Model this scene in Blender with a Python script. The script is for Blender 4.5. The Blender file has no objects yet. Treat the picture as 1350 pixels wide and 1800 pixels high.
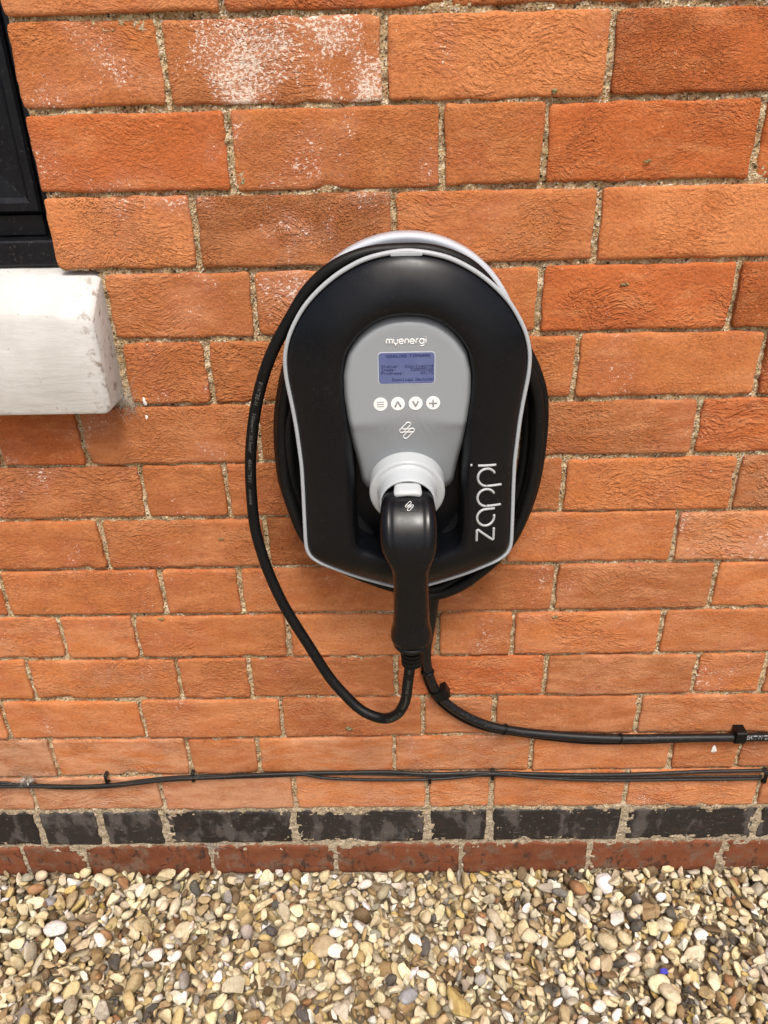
import bpy, math, random
import numpy as np
from mathutils import Vector, Matrix
from mathutils.bvhtree import BVHTree

rng = np.random.default_rng(7)
random.seed(7)
PI = math.pi

# ------------------------------------------------------------------ measured positions (metres; wall face y=0, z=0 gravel)
CAM = ([-0.01696, -0.94383, 1.26346], [61.80171, 1.22741, 0.47982], 1336.46)
TRIM = [(0.0, 1.1279), (0.011, 1.1271), (0.022, 1.1257), (0.0328, 1.1235), (0.0434, 1.1207), (0.0537, 1.1167), (0.0636, 1.1117), (0.0732, 1.1064), (0.0824, 1.1003), (0.0912, 1.0935), (0.0996, 1.0864), (0.1075, 1.0786), (0.1149, 1.0705), (0.1213, 1.0615), (0.1271, 1.052), (0.1323, 1.0423), (0.1366, 1.0321), (0.1396, 1.0215), (0.1416, 1.0106), (0.142, 0.9996), (0.1417, 0.9885), (0.1406, 0.9775), (0.1391, 0.9666), (0.1377, 0.9556), (0.1365, 0.9446), (0.1354, 0.9336), (0.1345, 0.9226), (0.1339, 0.9115), (0.1333, 0.9005), (0.1327, 0.8894), (0.1321, 0.8784), (0.1322, 0.8673), (0.1324, 0.8562), (0.1326, 0.8452), (0.1329, 0.8341), (0.1332, 0.823), (0.1336, 0.812), (0.1339, 0.8009), (0.1342, 0.7899), (0.1344, 0.7788), (0.1347, 0.7677), (0.1343, 0.7567), (0.1307, 0.7463), (0.1228, 0.7387), (0.1136, 0.7327), (0.1036, 0.728), (0.0937, 0.7232), (0.0836, 0.7185), (0.0735, 0.7141), (0.0631, 0.7103), (0.0527, 0.7066), (0.0423, 0.7029), (0.0318, 0.6995), (0.0212, 0.6961), (0.0106, 0.693), (0.0, 0.6899)]
INNER = [(0.0, 1.0597), (0.0073, 1.0593), (0.0146, 1.0589), (0.0217, 1.0574), (0.0286, 1.0553), (0.0353, 1.0524), (0.0414, 1.0487), (0.0473, 1.0443), (0.0528, 1.0397), (0.0575, 1.0341), (0.0617, 1.0281), (0.0659, 1.0222), (0.0688, 1.0157), (0.0703, 1.0085), (0.0718, 1.0014), (0.0733, 0.9942), (0.0738, 0.987), (0.0737, 0.9797), (0.0737, 0.9724), (0.0735, 0.9651), (0.0728, 0.9578), (0.072, 0.9506), (0.0712, 0.9433), (0.0705, 0.9361), (0.0697, 0.9288), (0.0689, 0.9216), (0.0681, 0.9143), (0.0672, 0.9071), (0.0667, 0.8998), (0.0664, 0.8925), (0.066, 0.8853), (0.0656, 0.878), (0.0654, 0.8707), (0.0652, 0.8634), (0.0653, 0.8561), (0.0654, 0.8488), (0.0655, 0.8415), (0.0657, 0.8342), (0.0658, 0.8269), (0.0658, 0.8196), (0.0658, 0.8123), (0.0659, 0.805), (0.0659, 0.7977), (0.0656, 0.7905), (0.0652, 0.7832), (0.0648, 0.7759), (0.0612, 0.7697), (0.0554, 0.7657), (0.0487, 0.7627), (0.0421, 0.7597), (0.0354, 0.7567), (0.0286, 0.7543), (0.0215, 0.7528), (0.0143, 0.7514), (0.0072, 0.75), (0.0, 0.7486)]
FASCIA = [(0.0, 1.059), (0.0059, 1.0586), (0.0118, 1.0583), (0.0177, 1.0579), (0.0233, 1.0562), (0.029, 1.0545), (0.0343, 1.0522), (0.0395, 1.0495), (0.0442, 1.0459), (0.049, 1.0424), (0.0533, 1.0385), (0.0571, 1.034), (0.0605, 1.0292), (0.0639, 1.0244), (0.067, 1.0194), (0.0692, 1.0141), (0.0704, 1.0083), (0.0716, 1.0025), (0.0728, 0.9968), (0.0739, 0.991), (0.074, 0.9851), (0.074, 0.9792), (0.074, 0.9733), (0.0739, 0.9674), (0.0736, 0.9615), (0.073, 0.9556), (0.0723, 0.9497), (0.0717, 0.9439), (0.071, 0.938), (0.0704, 0.9321), (0.0698, 0.9263), (0.0692, 0.9204), (0.0685, 0.9145), (0.0678, 0.9087), (0.0672, 0.9028), (0.0662, 0.897), (0.0652, 0.8912), (0.0641, 0.8854), (0.0631, 0.8796), (0.0621, 0.8738), (0.0612, 0.8679), (0.0605, 0.8621), (0.0597, 0.8562), (0.059, 0.8504), (0.0582, 0.8445), (0.0556, 0.8393), (0.0527, 0.8343), (0.047, 0.8326), (0.0413, 0.8316), (0.0354, 0.8316), (0.0295, 0.8316), (0.0236, 0.8316), (0.0177, 0.8316), (0.0118, 0.8316), (0.0059, 0.8316), (0.0, 0.8316)]
BEDS = [(1.3499, -0.00215), (1.2642, 0.00251), (1.1775, -0.00157), (1.0913, -0.00097), (1.0065, 0.00062), (0.9202, -0.00235), (0.8368, 0.00259), (0.752, 0.00042), (0.6678, -0.00075), (0.5839, -0.00079), (0.5, -0.00229), (0.4162, -0.00114), (0.3311, 0.0015), (0.2464, 0.00574), (0.157, -0.00069), (0.067, 0.00368)]
PERPS = {0: [-0.4225, -0.1926, 0.0429, 0.2784, 0.3949, 0.6304, 0.8659, 1.1014], 1: [-0.4225, -0.2612, -0.0239, 0.2175, 0.453, 0.5695, 0.805, 1.0405], 2: [-0.4225, -0.1991, 0.0392, 0.1552, 0.3912, 0.5077, 0.7432, 0.9787, 1.2142], 3: [-0.4225, -0.2503, -0.0163, 0.223, 0.4585, 0.694, 0.9295, 1.046], 4: [-0.3715, -0.1891, 0.0444, 0.1612, 0.3979, 0.6334, 0.8689, 0.9854, 1.2209], 5: [-0.3665, -0.2558, -0.0213, 0.2132, 0.4476, 0.6831, 0.7996, 1.0351], 6: [-1.2625, -1.027, -0.7915, -0.556, -0.4395, -0.202, -0.0854, 0.1479, 0.3811, 0.4976, 0.7331, 0.9686, 1.0851], 7: [-1.1933, -1.0768, -0.8413, -0.6058, -0.3703, -0.2541, -0.0209, 0.2124, 0.449, 0.6845, 0.92, 1.0365], 8: [-1.2657, -1.0302, -0.9137, -0.6782, -0.4427, -0.2065, -0.0915, 0.1387, 0.3794, 0.6149, 0.7314, 0.9669, 1.2024], 9: [-1.1973, -0.9618, -0.8453, -0.6098, -0.37, -0.2529, -0.019, 0.2149, 0.4488, 0.5653, 0.8008, 1.0363], 10: [-1.1282, -1.0117, -0.7762, -0.5407, -0.4242, -0.1889, 0.043, 0.1583, 0.3853, 0.6208, 0.8563, 1.0918], 11: [-1.1983, -1.0818, -0.8463, -0.6108, -0.3711, -0.2568, -0.0231, 0.2146, 0.4508, 0.5607, 0.7962, 1.0317], 12: [-1.2621, -1.0266, -0.9101, -0.6746, -0.4445, -0.213, 0.0207, 0.1365, 0.3726, 0.6081, 0.7246, 0.9601, 1.1956], 13: [-1.2, -0.9645, -0.729, -0.6125, -0.3792, -0.2602, -0.0283, 0.2039, 0.4402, 0.5535, 0.67, 0.9055, 1.141], 14: [-1.1419, -0.9064, -0.6709, -0.44, -0.2057, 0.0292, 0.1405, 0.3751, 0.6061, 0.8416, 1.0771], 15: [-1.1488, -0.9133, -0.6778, -0.5628, -0.4481, -0.2126, 0.0276, 0.1405, 0.3806, 0.6191, 0.8546, 0.9711, 1.2066], 16: [-1.314, -1.0785, -0.962, -0.7265, -0.611, -0.3735, -0.1418, 0.0916, 0.3277, 0.5727, 0.6892, 0.9247, 1.1602]}
LOOP = [(0.114, -0.05, 0.9111), (0.1267, -0.06, 0.9731), (0.1225, -0.068, 1.0236), (0.0948, -0.075, 1.0762), (0.0695, -0.078, 1.1032), (0.0255, -0.078, 1.1215), (-0.0117, -0.079, 1.1236), (-0.0489, -0.082, 1.1207), (-0.079, -0.085, 1.1099), (-0.1078, -0.085, 1.0885), (-0.1347, -0.085, 1.0526), (-0.1621, -0.085, 1.0071), (-0.1818, -0.085, 0.9554), (-0.1943, -0.085, 0.9014), (-0.2018, -0.085, 0.8223), (-0.201, -0.088, 0.7824), (-0.1946, -0.094, 0.7472), (-0.1753, -0.105, 0.687), (-0.1422, -0.117, 0.6199), (-0.098, -0.135, 0.5497), (-0.0631, -0.15, 0.5227), (-0.0395, -0.158, 0.5205), (-0.0221, -0.167, 0.5359), (-0.0112, -0.174, 0.5633), (-0.0066, -0.18, 0.6026), (-0.0035, -0.183, 0.6377), (-0.0027, -0.184, 0.6612)]
SUPPLY = [(0.0397, -0.03, 0.6758), (0.0354, -0.028, 0.6325), (0.0303, -0.022, 0.5751), (0.0249, -0.016, 0.5222), (0.0261, -0.013, 0.4919), (0.0316, -0.0115, 0.4644), (0.0446, -0.011, 0.431), (0.0642, -0.011, 0.4069), (0.0961, -0.011, 0.3809), (0.1339, -0.011, 0.3618), (0.1566, -0.011, 0.3553), (0.2368, -0.011, 0.3416), (0.3462, -0.011, 0.3326), (0.4479, -0.011, 0.3325), (0.5363, -0.011, 0.3326), (0.5872, -0.011, 0.3332), (0.726, -0.011, 0.3339)]
DATA = [(0.0309, -0.02, 0.6271), (0.0247, -0.016, 0.5707), (0.0181, -0.012, 0.5191), (0.0184, -0.006, 0.4862), (0.0239, -0.005, 0.4542), (0.0378, -0.005, 0.4186), (0.0593, -0.005, 0.3917), (0.0954, -0.005, 0.3628), (0.1335, -0.005, 0.346), (0.158, -0.006, 0.3415), (0.2394, -0.005, 0.3248), (0.3015, -0.005, 0.317), (0.3494, -0.006, 0.3173), (0.4521, -0.005, 0.3189), (0.5411, -0.005, 0.3202), (0.7328, -0.005, 0.3203)]
WA = [(-1.1425, -0.006, 0.2494), (-0.855, -0.006, 0.2389), (-0.7165, -0.006, 0.2331), (-0.6663, -0.007, 0.2322), (-0.6178, -0.006, 0.2277), (-0.5275, -0.006, 0.2294), (-0.4917, -0.006, 0.2345), (-0.4356, -0.006, 0.2435), (-0.3752, -0.007, 0.2493), (-0.267, -0.006, 0.251), (-0.1931, -0.006, 0.2542), (-0.1198, -0.005, 0.2535), (-0.0465, -0.005, 0.254), (0.0267, -0.006, 0.2501), (0.1386, -0.006, 0.2514), (0.2315, -0.005, 0.2451), (0.3192, -0.005, 0.2427), (0.4159, -0.005, 0.2442), (0.5118, -0.005, 0.2484), (0.6013, -0.006, 0.2511)]
WB = [(-1.1376, -0.012, 0.2504), (-0.8514, -0.012, 0.24), (-0.7142, -0.011, 0.233), (-0.6546, -0.011, 0.2323), (-0.5644, -0.012, 0.2337), (-0.4892, -0.012, 0.2383), (-0.4135, -0.012, 0.2484), (-0.3343, -0.012, 0.2529), (-0.2362, -0.011, 0.2574), (-0.1878, -0.009, 0.2546), (-0.1545, -0.007, 0.2439), (-0.1009, -0.005, 0.2369), (-0.0469, -0.005, 0.2349), (0.0287, -0.006, 0.2364), (0.0854, -0.006, 0.2412), (0.1381, -0.01, 0.253), (0.2023, -0.007, 0.2408), (0.2716, -0.005, 0.2323), (0.4181, -0.005, 0.2292), (0.5153, -0.005, 0.2294), (0.6018, -0.006, 0.2308)]
WC = [(-1.1408, -0.0055, 0.2544), (-0.8538, -0.0055, 0.2439), (-0.7158, -0.005, 0.2375), (-0.6203, -0.004, 0.2199), (-0.5297, -0.004, 0.2216), (-0.4376, -0.004, 0.2344), (-0.268, -0.004, 0.2434), (-0.1201, -0.004, 0.2484), (0.0288, -0.004, 0.2424), (0.1393, -0.004, 0.2411), (0.2714, -0.004, 0.236), (0.4174, -0.0045, 0.2355), (0.601, -0.005, 0.2365)]
NAILS = [(0.0319, 0.0, 0.2367), (-0.3763, 0.0, 0.2459), (-0.5268, -0.0, 0.238), (0.1397, 0.0, 0.2436), (0.6044, 0.0, 0.2351)]
CLIP1 = [(0.0446, -0.011, 0.431), (0.058, 0.0, 0.4353)]
CLIP2 = [(0.5363, -0.011, 0.3326), (0.5396, 0.0, 0.3382)]
TIES = [(0.0275, -0.012, 0.4786), (0.1566, -0.011, 0.3553), (0.3462, -0.011, 0.3326)]
SCREEN = [(-0.0355, -0.1135, 1.0195), (0.0272, -0.1135, 1.0192), (0.0276, -0.1135, 0.984), (-0.0357, -0.1135, 0.9835)]
BTN = [(-0.0344, -0.1135, 0.9593), (-0.0144, -0.1135, 0.9595), (0.006, -0.1135, 0.9596), (0.0261, -0.1135, 0.9598)]
LOGO = [(-0.0043, -0.1125, 0.925)]
WORD = [(-0.0263, -0.1135, 1.0288), (0.0175, -0.1135, 1.0285), (0.0175, -0.1135, 1.0338)]
ZAP = [(0.1035, -0.1225, 0.7772), (0.1015, -0.1225, 0.884), (0.0812, -0.1225, 0.833)]
FLANGE = [(-0.0045, -0.119, 0.8443)]
LATCH = [(-0.005, -0.185, 0.8864)]
PLATE = [(-0.0036, -0.2, 0.8717)]
GUN = [(-0.0045, -0.141, 0.845), (-0.0045, -0.151, 0.8435), (-0.0045, -0.1615, 0.8395), (-0.0045, -0.1715, 0.832), (-0.0045, -0.1795, 0.8225), (-0.004, -0.1855, 0.8092), (-0.0034, -0.188, 0.8015), (-0.0028, -0.1895, 0.7938), (-0.0025, -0.19, 0.7863), (-0.0023, -0.1905, 0.7756), (-0.002, -0.19, 0.7592), (-0.0018, -0.189, 0.7339), (-0.0019, -0.188, 0.7046), (-0.0019, -0.188, 0.6925), (-0.002, -0.188, 0.6812), (-0.002, -0.188, 0.6741)]
GLAND = [(-0.002, -0.188, 0.675), (-0.0017, -0.187, 0.6671), (-0.0014, -0.185, 0.6394)]
LUMPS = [(-0.3075, 0.0, 0.3571, 9), (-0.1022, 0.0, 0.3505, 13), (0.1598, 0.0, 1.2722, 9), (0.2699, 0.0, 1.2003, 7), (0.2629, 0.0, 1.0658, 6), (-0.2699, 0.0, 0.7178, 6), (0.2194, 0.0, 0.5729, 8), (0.0933, 0.0, 0.6327, 7), (-0.3779, 0.0, 0.5778, 7)]
FLECKS = [(0.5103, 0.0, 0.2936), (-0.3453, 0.0, 0.9269), (-0.3468, 0.0, 0.9047)]
COBW = [(-0.6659, -0.008, 0.2444), (-0.3665, -0.01, 0.9293), (-0.5197, -0.01, -0.0155), (-0.3673, 0.0, 0.0611)]
STONES = [(-0.5014, -0.04, 'w'), (-0.5413, -0.1364, 'w'), (-0.4039, -0.1165, 'c'), (-0.665, -0.0606, 'g'), (-0.1524, -0.1485, 't'), (-0.0903, -0.1183, 'w'), (-0.1326, -0.1232, 'w'), (0.3904, -0.0948, 'c'), (0.1998, -0.1353, 'c'), (0.4057, -0.2327, 'c'), (0.0678, -0.2446, 'y'), (0.3157, -0.1839, 't'), (0.0918, -0.1245, 'b'), (-0.0115, -0.2338, 'g'), (0.0048, -0.1433, 'w'), (-0.445, -0.159, 'b'), (0.2678, -0.0556, 'd'), (0.4069, -0.2002, 'p')]
X0 = -0.0033            # centre line of the charger

scene = bpy.context.scene
col = scene.collection

# ------------------------------------------------------------------ camera
cam_d = bpy.data.cameras.new('camera')
cam = bpy.data.objects.new('camera', cam_d)
col.objects.link(cam)
cam.location = CAM[0]
cam.rotation_euler = [math.radians(a) for a in CAM[1]]
cam_d.sensor_fit = 'VERTICAL'
cam_d.sensor_height = 36.0
cam_d.lens = 36.0 * CAM[2] / 1800.0
cam_d.clip_start = 0.02
cam_d.clip_end = 2000
scene.camera = cam
scene.render.resolution_x = 768
scene.render.resolution_y = 1024
scene.cycles.max_bounces = 5
scene.cycles.diffuse_bounces = 3
scene.cycles.glossy_bounces = 3

# ------------------------------------------------------------------ sky, sun, exposure
SUN_EL, SUN_AZ = math.radians(60), math.radians(171)     # azimuth clockwise from +y; wall faces -y
world = bpy.data.worlds.new('World')
scene.world = world
world.use_nodes = True
wn = world.node_tree
for n in list(wn.nodes): wn.nodes.remove(n)
wo = wn.nodes.new('ShaderNodeOutputWorld')
wb = wn.nodes.new('ShaderNodeBackground')
sk = wn.nodes.new('ShaderNodeTexSky')
sk.sky_type = 'NISHITA'
sk.sun_disc = False
sk.sun_elevation = SUN_EL
sk.sun_rotation = SUN_AZ
sk.air_density = 1.0
sk.dust_density = 6.0
sk.ozone_density = 0.6
wb.inputs['Strength'].default_value = 0.088
wn.links.new(sk.outputs[0], wb.inputs[0])
wn.links.new(wb.outputs[0], wo.inputs[0])

sl = bpy.data.lights.new('sun', 'SUN')
sl.energy = 1.5
sl.angle = math.radians(17)
sl.color = (1.0, 0.975, 0.935)
sun = bpy.data.objects.new('sun', sl)
col.objects.link(sun)
sd = Vector((math.sin(SUN_AZ) * math.cos(SUN_EL), math.cos(SUN_AZ) * math.cos(SUN_EL), math.sin(SUN_EL)))
sun.rotation_euler = sd.to_track_quat('Z', 'Y').to_euler()
sun.location = sd * 5

vs = scene.view_settings
vs.view_transform = 'Standard'
vs.look = 'None'
vs.exposure = 0.92
vs.gamma = 1.0
vs.use_curve_mapping = False

# ------------------------------------------------------------------ helpers
def tag(o, label=None, cat=None, group=None, kind=None):
    if label: o['label'] = label
    if cat: o['category'] = cat
    if group: o['group'] = group
    if kind: o['kind'] = kind
    return o

def empty(name, loc=(0, 0, 0), label=None, cat=None, group=None):
    o = bpy.data.objects.new(name, None)
    o.empty_display_size = 0.02
    o.location = loc
    col.objects.link(o)
    return tag(o, label, cat, group)

def mob(name, verts, faces, mat, parent=None, smooth=True):
    """one mesh object; world-space verts, origin moved to the parent's frame"""
    me = bpy.data.meshes.new(name)
    v = np.asarray(verts, dtype=float).reshape(-1, 3)
    me.from_pydata(v.tolist(), [], faces)
    me.validate(clean_customdata=False)
    if smooth:
        me.polygons.foreach_set('use_smooth', [True] * len(me.polygons))
    if mat: me.materials.append(mat)
    o = bpy.data.objects.new(name, me)
    col.objects.link(o)
    if parent:
        o.parent = parent
        o.matrix_parent_inverse = world_of(parent).inverted()
    return o

def world_of(o):
    m = Matrix.LocRotScale(o.location, o.rotation_euler, o.scale)
    if o.parent:
        return world_of(o.parent) @ o.matrix_parent_inverse @ m
    return m

def sharp(o, deg=35):
    me = o.data
    import bmesh
    bm = bmesh.new(); bm.from_mesh(me)
    bmesh.ops.recalc_face_normals(bm, faces=bm.faces)
    for e in bm.edges:
        if len(e.link_faces) == 2 and e.calc_face_angle(0) > math.radians(deg): e.smooth = False
    bm.to_mesh(me); bm.free()
    return o

class MB:
    """collects pieces of ONE part"""
    def __init__(s): s.v = []; s.f = []
    def add(s, v, f):
        b = len(s.v); s.v += [tuple(map(float, p)) for p in v]; s.f += [[i + b for i in q] for q in f]; return s
    def build(s, name, mat, parent=None, smooth=True): return mob(name, s.v, s.f, mat, parent, smooth)

def box_vf(c, h, M=None, bev=0.0):
    """bevelled box about c with half sizes h"""
    hx, hy, hz = h
    b = min(bev, hx, hy, hz) if bev else 0
    v = []; f = []
    if not b:
        for sx in (-1, 1):
            for sy in (-1, 1):
                for sz in (-1, 1): v.append((sx * hx, sy * hy, sz * hz))
        f = [[0, 1, 3, 2], [4, 6, 7, 5], [0, 4, 5, 1], [2, 3, 7, 6], [0, 2, 6, 4], [1, 5, 7, 3]]
    else:
        idx = {}
        for sx in (-1, 1):
            for sy in (-1, 1):
                for sz in (-1, 1):
                    for ax in range(3):
                        p = [sx * (hx - b), sy * (hy - b), sz * (hz - b)]
                        p[ax] = (sx * hx, sy * hy, sz * hz)[ax]
                        idx[(sx, sy, sz, ax)] = len(v); v.append(tuple(p))
        for s in (-1, 1):
            f.append([idx[(s, -1, -1, 0)], idx[(s, 1, -1, 0)], idx[(s, 1, 1, 0)], idx[(s, -1, 1, 0)]])
            f.append([idx[(-1, s, -1, 1)], idx[(1, s, -1, 1)], idx[(1, s, 1, 1)], idx[(-1, s, 1, 1)]])
            f.append([idx[(-1, -1, s, 2)], idx[(1, -1, s, 2)], idx[(1, 1, s, 2)], idx[(-1, 1, s, 2)]])
            for t in (-1, 1):
                f.append([idx[(-1, s, t, 1)], idx[(1, s, t, 1)], idx[(1, s, t, 2)], idx[(-1, s, t, 2)]])
                f.append([idx[(s, -1, t, 0)], idx[(s, 1, t, 0)], idx[(s, 1, t, 2)], idx[(s, -1, t, 2)]])
                f.append([idx[(s, t, -1, 0)], idx[(s, t, 1, 0)], idx[(s, t, 1, 1)], idx[(s, t, -1, 1)]])
                for q in (-1, 1):
                    f.append([idx[(s, t, q, 0)], idx[(s, t, q, 1)], idx[(s, t, q, 2)]])
    c = Vector(c)
    v = [(M @ Vector(p) if M else Vector(p)) + c for p in v]
    return v, f

def spline(pts, step=0.004, closed=False):
    """Catmull-Rom resampled at about equal steps"""
    P = np.asarray(pts, float)
    n = len(P)
    if closed: Q = np.vstack([P[-1], P, P[0], P[1]])
    else: Q = np.vstack([2 * P[0] - P[1], P, 2 * P[-1] - P[-2]])
    out = []
    segs = n if closed else n - 1
    for i in range(segs):
        p0, p1, p2, p3 = Q[i], Q[i + 1], Q[i + 2], Q[i + 3]
        # centripetal-like tangents scaled to chord lengths
        d01 = np.linalg.norm(p1 - p0) + 1e-9; d12 = np.linalg.norm(p2 - p1) + 1e-9; d23 = np.linalg.norm(p3 - p2) + 1e-9
        m1 = ((p1 - p0) / d01 * d12 + (p2 - p1) / d12 * d01) / (d01 + d12) * d12
        m2 = ((p2 - p1) / d12 * d23 + (p3 - p2) / d23 * d12) / (d12 + d23) * d12
        k = max(2, int(d12 / step * 2))
        t = np.linspace(0, 1, k, endpoint=False)[:, None]
        out.append((2 * t**3 - 3 * t**2 + 1) * p1 + (t**3 - 2 * t**2 + t) * m1 + (-2 * t**3 + 3 * t**2) * p2 + (t**3 - t**2) * m2)
    out = np.vstack(out)
    if not closed: out = np.vstack([out, P[-1]])
    else: out = np.vstack([out, out[0]])
    s = np.r_[0, np.cumsum(np.linalg.norm(np.diff(out, axis=0), axis=1))]
    m = max(3, int(s[-1] / step))
    t = np.linspace(0, s[-1], m + 1)
    R = np.c_[np.interp(t, s, out[:, 0]), np.interp(t, s, out[:, 1]), np.interp(t, s, out[:, 2])]
    return R[:-1] if closed else R

def tube_vf(P, r, n=14, closed=False, caps=True):
    P = np.asarray(P, float); m = len(P)
    rr = np.full(m, r) if np.isscalar(r) else np.asarray(r, float)
    T = np.zeros_like(P)
    if closed:
        T = np.roll(P, -1, 0) - np.roll(P, 1, 0)
    else:
        T[1:-1] = P[2:] - P[:-2]; T[0] = P[1] - P[0]; T[-1] = P[-1] - P[-2]
    T /= np.linalg.norm(T, axis=1)[:, None] + 1e-12
    a = np.array([0, 0, 1.0]) if abs(T[0][2]) < .9 else np.array([1.0, 0, 0])
    N = np.cross(T[0], a); N /= np.linalg.norm(N)
    v = []; ang = np.linspace(0, 2 * PI, n, endpoint=False)
    for i in range(m):
        N = N - T[i] * N.dot(T[i]); N /= np.linalg.norm(N) + 1e-12
        B = np.cross(T[i], N)
        v += [P[i] + rr[i] * (math.cos(t) * N + math.sin(t) * B) for t in ang]
    f = []
    for i in range(m if closed else m - 1):
        j = (i + 1) % m
        for k in range(n):
            l = (k + 1) % n
            f.append([i * n + k, i * n + l, j * n + l, j * n + k])
    if caps and not closed:
        f.append(list(range(n))[::-1]); f.append([(m - 1) * n + k for k in range(n)])
    return v, f

def loft_vf(rings, close_first=False, close_last=False):
    n = len(rings[0]); v = [p for r in rings for p in r]; f = []
    for i in range(len(rings) - 1):
        for k in range(n):
            l = (k + 1) % n
            f.append([i * n + k, i * n + l, (i + 1) * n + l, (i + 1) * n + k])
    if close_first: f.append(list(range(n))[::-1])
    if close_last: f.append([(len(rings) - 1) * n + k for k in range(n)])
    return v, f

# ---- value noise on numpy arrays
_lat = rng.random((64, 64))
def vnoise(x, y, seed=0):
    x = np.asarray(x, float) + seed * 17.13; y = np.asarray(y, float) + seed * 7.71
    xi = np.floor(x).astype(int); yi = np.floor(y).astype(int)
    fx = x - xi; fy = y - yi
    fx = fx * fx * (3 - 2 * fx); fy = fy * fy * (3 - 2 * fy)
    a = _lat[xi % 64, yi % 64]; b = _lat[(xi + 1) % 64, yi % 64]
    c = _lat[xi % 64, (yi + 1) % 64]; d = _lat[(xi + 1) % 64, (yi + 1) % 64]
    return (a * (1 - fx) + b * fx) * (1 - fy) + (c * (1 - fx) + d * fx) * fy - 0.5
def fbm(x, y, seed=0, o=3):
    s = 0; a = 1
    for i in range(o):
        s = s + a * vnoise(x * 2**i, y * 2**i, seed + i * 3.7); a *= .5
    return s

# ------------------------------------------------------------------ materials
def mat(name):
    m = bpy.data.materials.new(name); m.use_nodes = True
    nt = m.node_tree
    b = nt.nodes['Principled BSDF']
    return m, nt, b
def nd(nt, t, **kw):
    n = nt.nodes.new(t)
    for k, v in kw.items(): setattr(n, k, v)
    return n
def setin(n, **kw):
    for k, v in kw.items(): n.inputs[k.replace('_', ' ')].default_value = v
    return n
def noise(nt, vec, scale, detail=3, rough=.55, typ='FBM', dist=0.0):
    n = nd(nt, 'ShaderNodeTexNoise'); n.noise_type = typ
    setin(n, Scale=scale, Detail=detail, Roughness=rough, Distortion=dist)
    if vec is not None: nt.links.new(vec, n.inputs['Vector'])
    return n.outputs['Fac']
def ramp(nt, fac, lo, hi, a=0.0, b=1.0):
    n = nd(nt, 'ShaderNodeMapRange'); n.interpolation_type = 'SMOOTHSTEP'
    setin(n, From_Min=lo, From_Max=hi, To_Min=a, To_Max=b)
    nt.links.new(fac, n.inputs['Value']); return n.outputs['Result']
def math_(nt, op, a, b=None):
    n = nd(nt, 'ShaderNodeMath', operation=op)
    for i, x in enumerate((a, b)):
        if x is None: continue
        if isinstance(x, (int, float)): n.inputs[i].default_value = x
        else: nt.links.new(x, n.inputs[i])
    return n.outputs[0]
def mix(nt, fac, a, b, blend='MIX'):
    n = nd(nt, 'ShaderNodeMix', data_type='RGBA', blend_type=blend)
    for s, x in ((n.inputs[0], fac), (n.inputs[6], a), (n.inputs[7], b)):
        if isinstance(x, (int, float)): s.default_value = x
        elif isinstance(x, tuple): s.default_value = (*x, 1)
        else: nt.links.new(x, s)
    return n.outputs[2]
def bump(nt, h, strength, dist, prev=None):
    n = nd(nt, 'ShaderNodeBump'); setin(n, Strength=strength, Distance=dist)
    nt.links.new(h, n.inputs['Height'])
    if prev is not None: nt.links.new(prev, n.inputs['Normal'])
    return n.outputs[0]
def vmul(nt, vec, s):
    n = nd(nt, 'ShaderNodeVectorMath', operation='MULTIPLY'); nt.links.new(vec, n.inputs[0]); n.inputs[1].default_value = s
    return n.outputs[0]
def vadd(nt, a, b):
    n = nd(nt, 'ShaderNodeVectorMath', operation='ADD'); nt.links.new(a, n.inputs[0]); nt.links.new(b, n.inputs[1])
    return n.outputs[0]
def objvec(nt, rnd=True):
    tc = nd(nt, 'ShaderNodeTexCoord'); v = tc.outputs['Object']
    if rnd:
        oi = nd(nt, 'ShaderNodeObjectInfo')
        cv = nd(nt, 'ShaderNodeCombineXYZ')
        nt.links.new(math_(nt, 'MULTIPLY', oi.outputs['Random'], 37.0), cv.inputs[0])
        nt.links.new(math_(nt, 'MULTIPLY', oi.outputs['Random'], 91.0), cv.inputs[1])
        nt.links.new(math_(nt, 'MULTIPLY', oi.outputs['Random'], 53.0), cv.inputs[2])
        return vadd(nt, v, cv.outputs[0]), oi
    return v, None
def attr(nt, name):
    a = nd(nt, 'ShaderNodeAttribute', attribute_type='OBJECT', attribute_name=name); return a.outputs['Fac']

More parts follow.
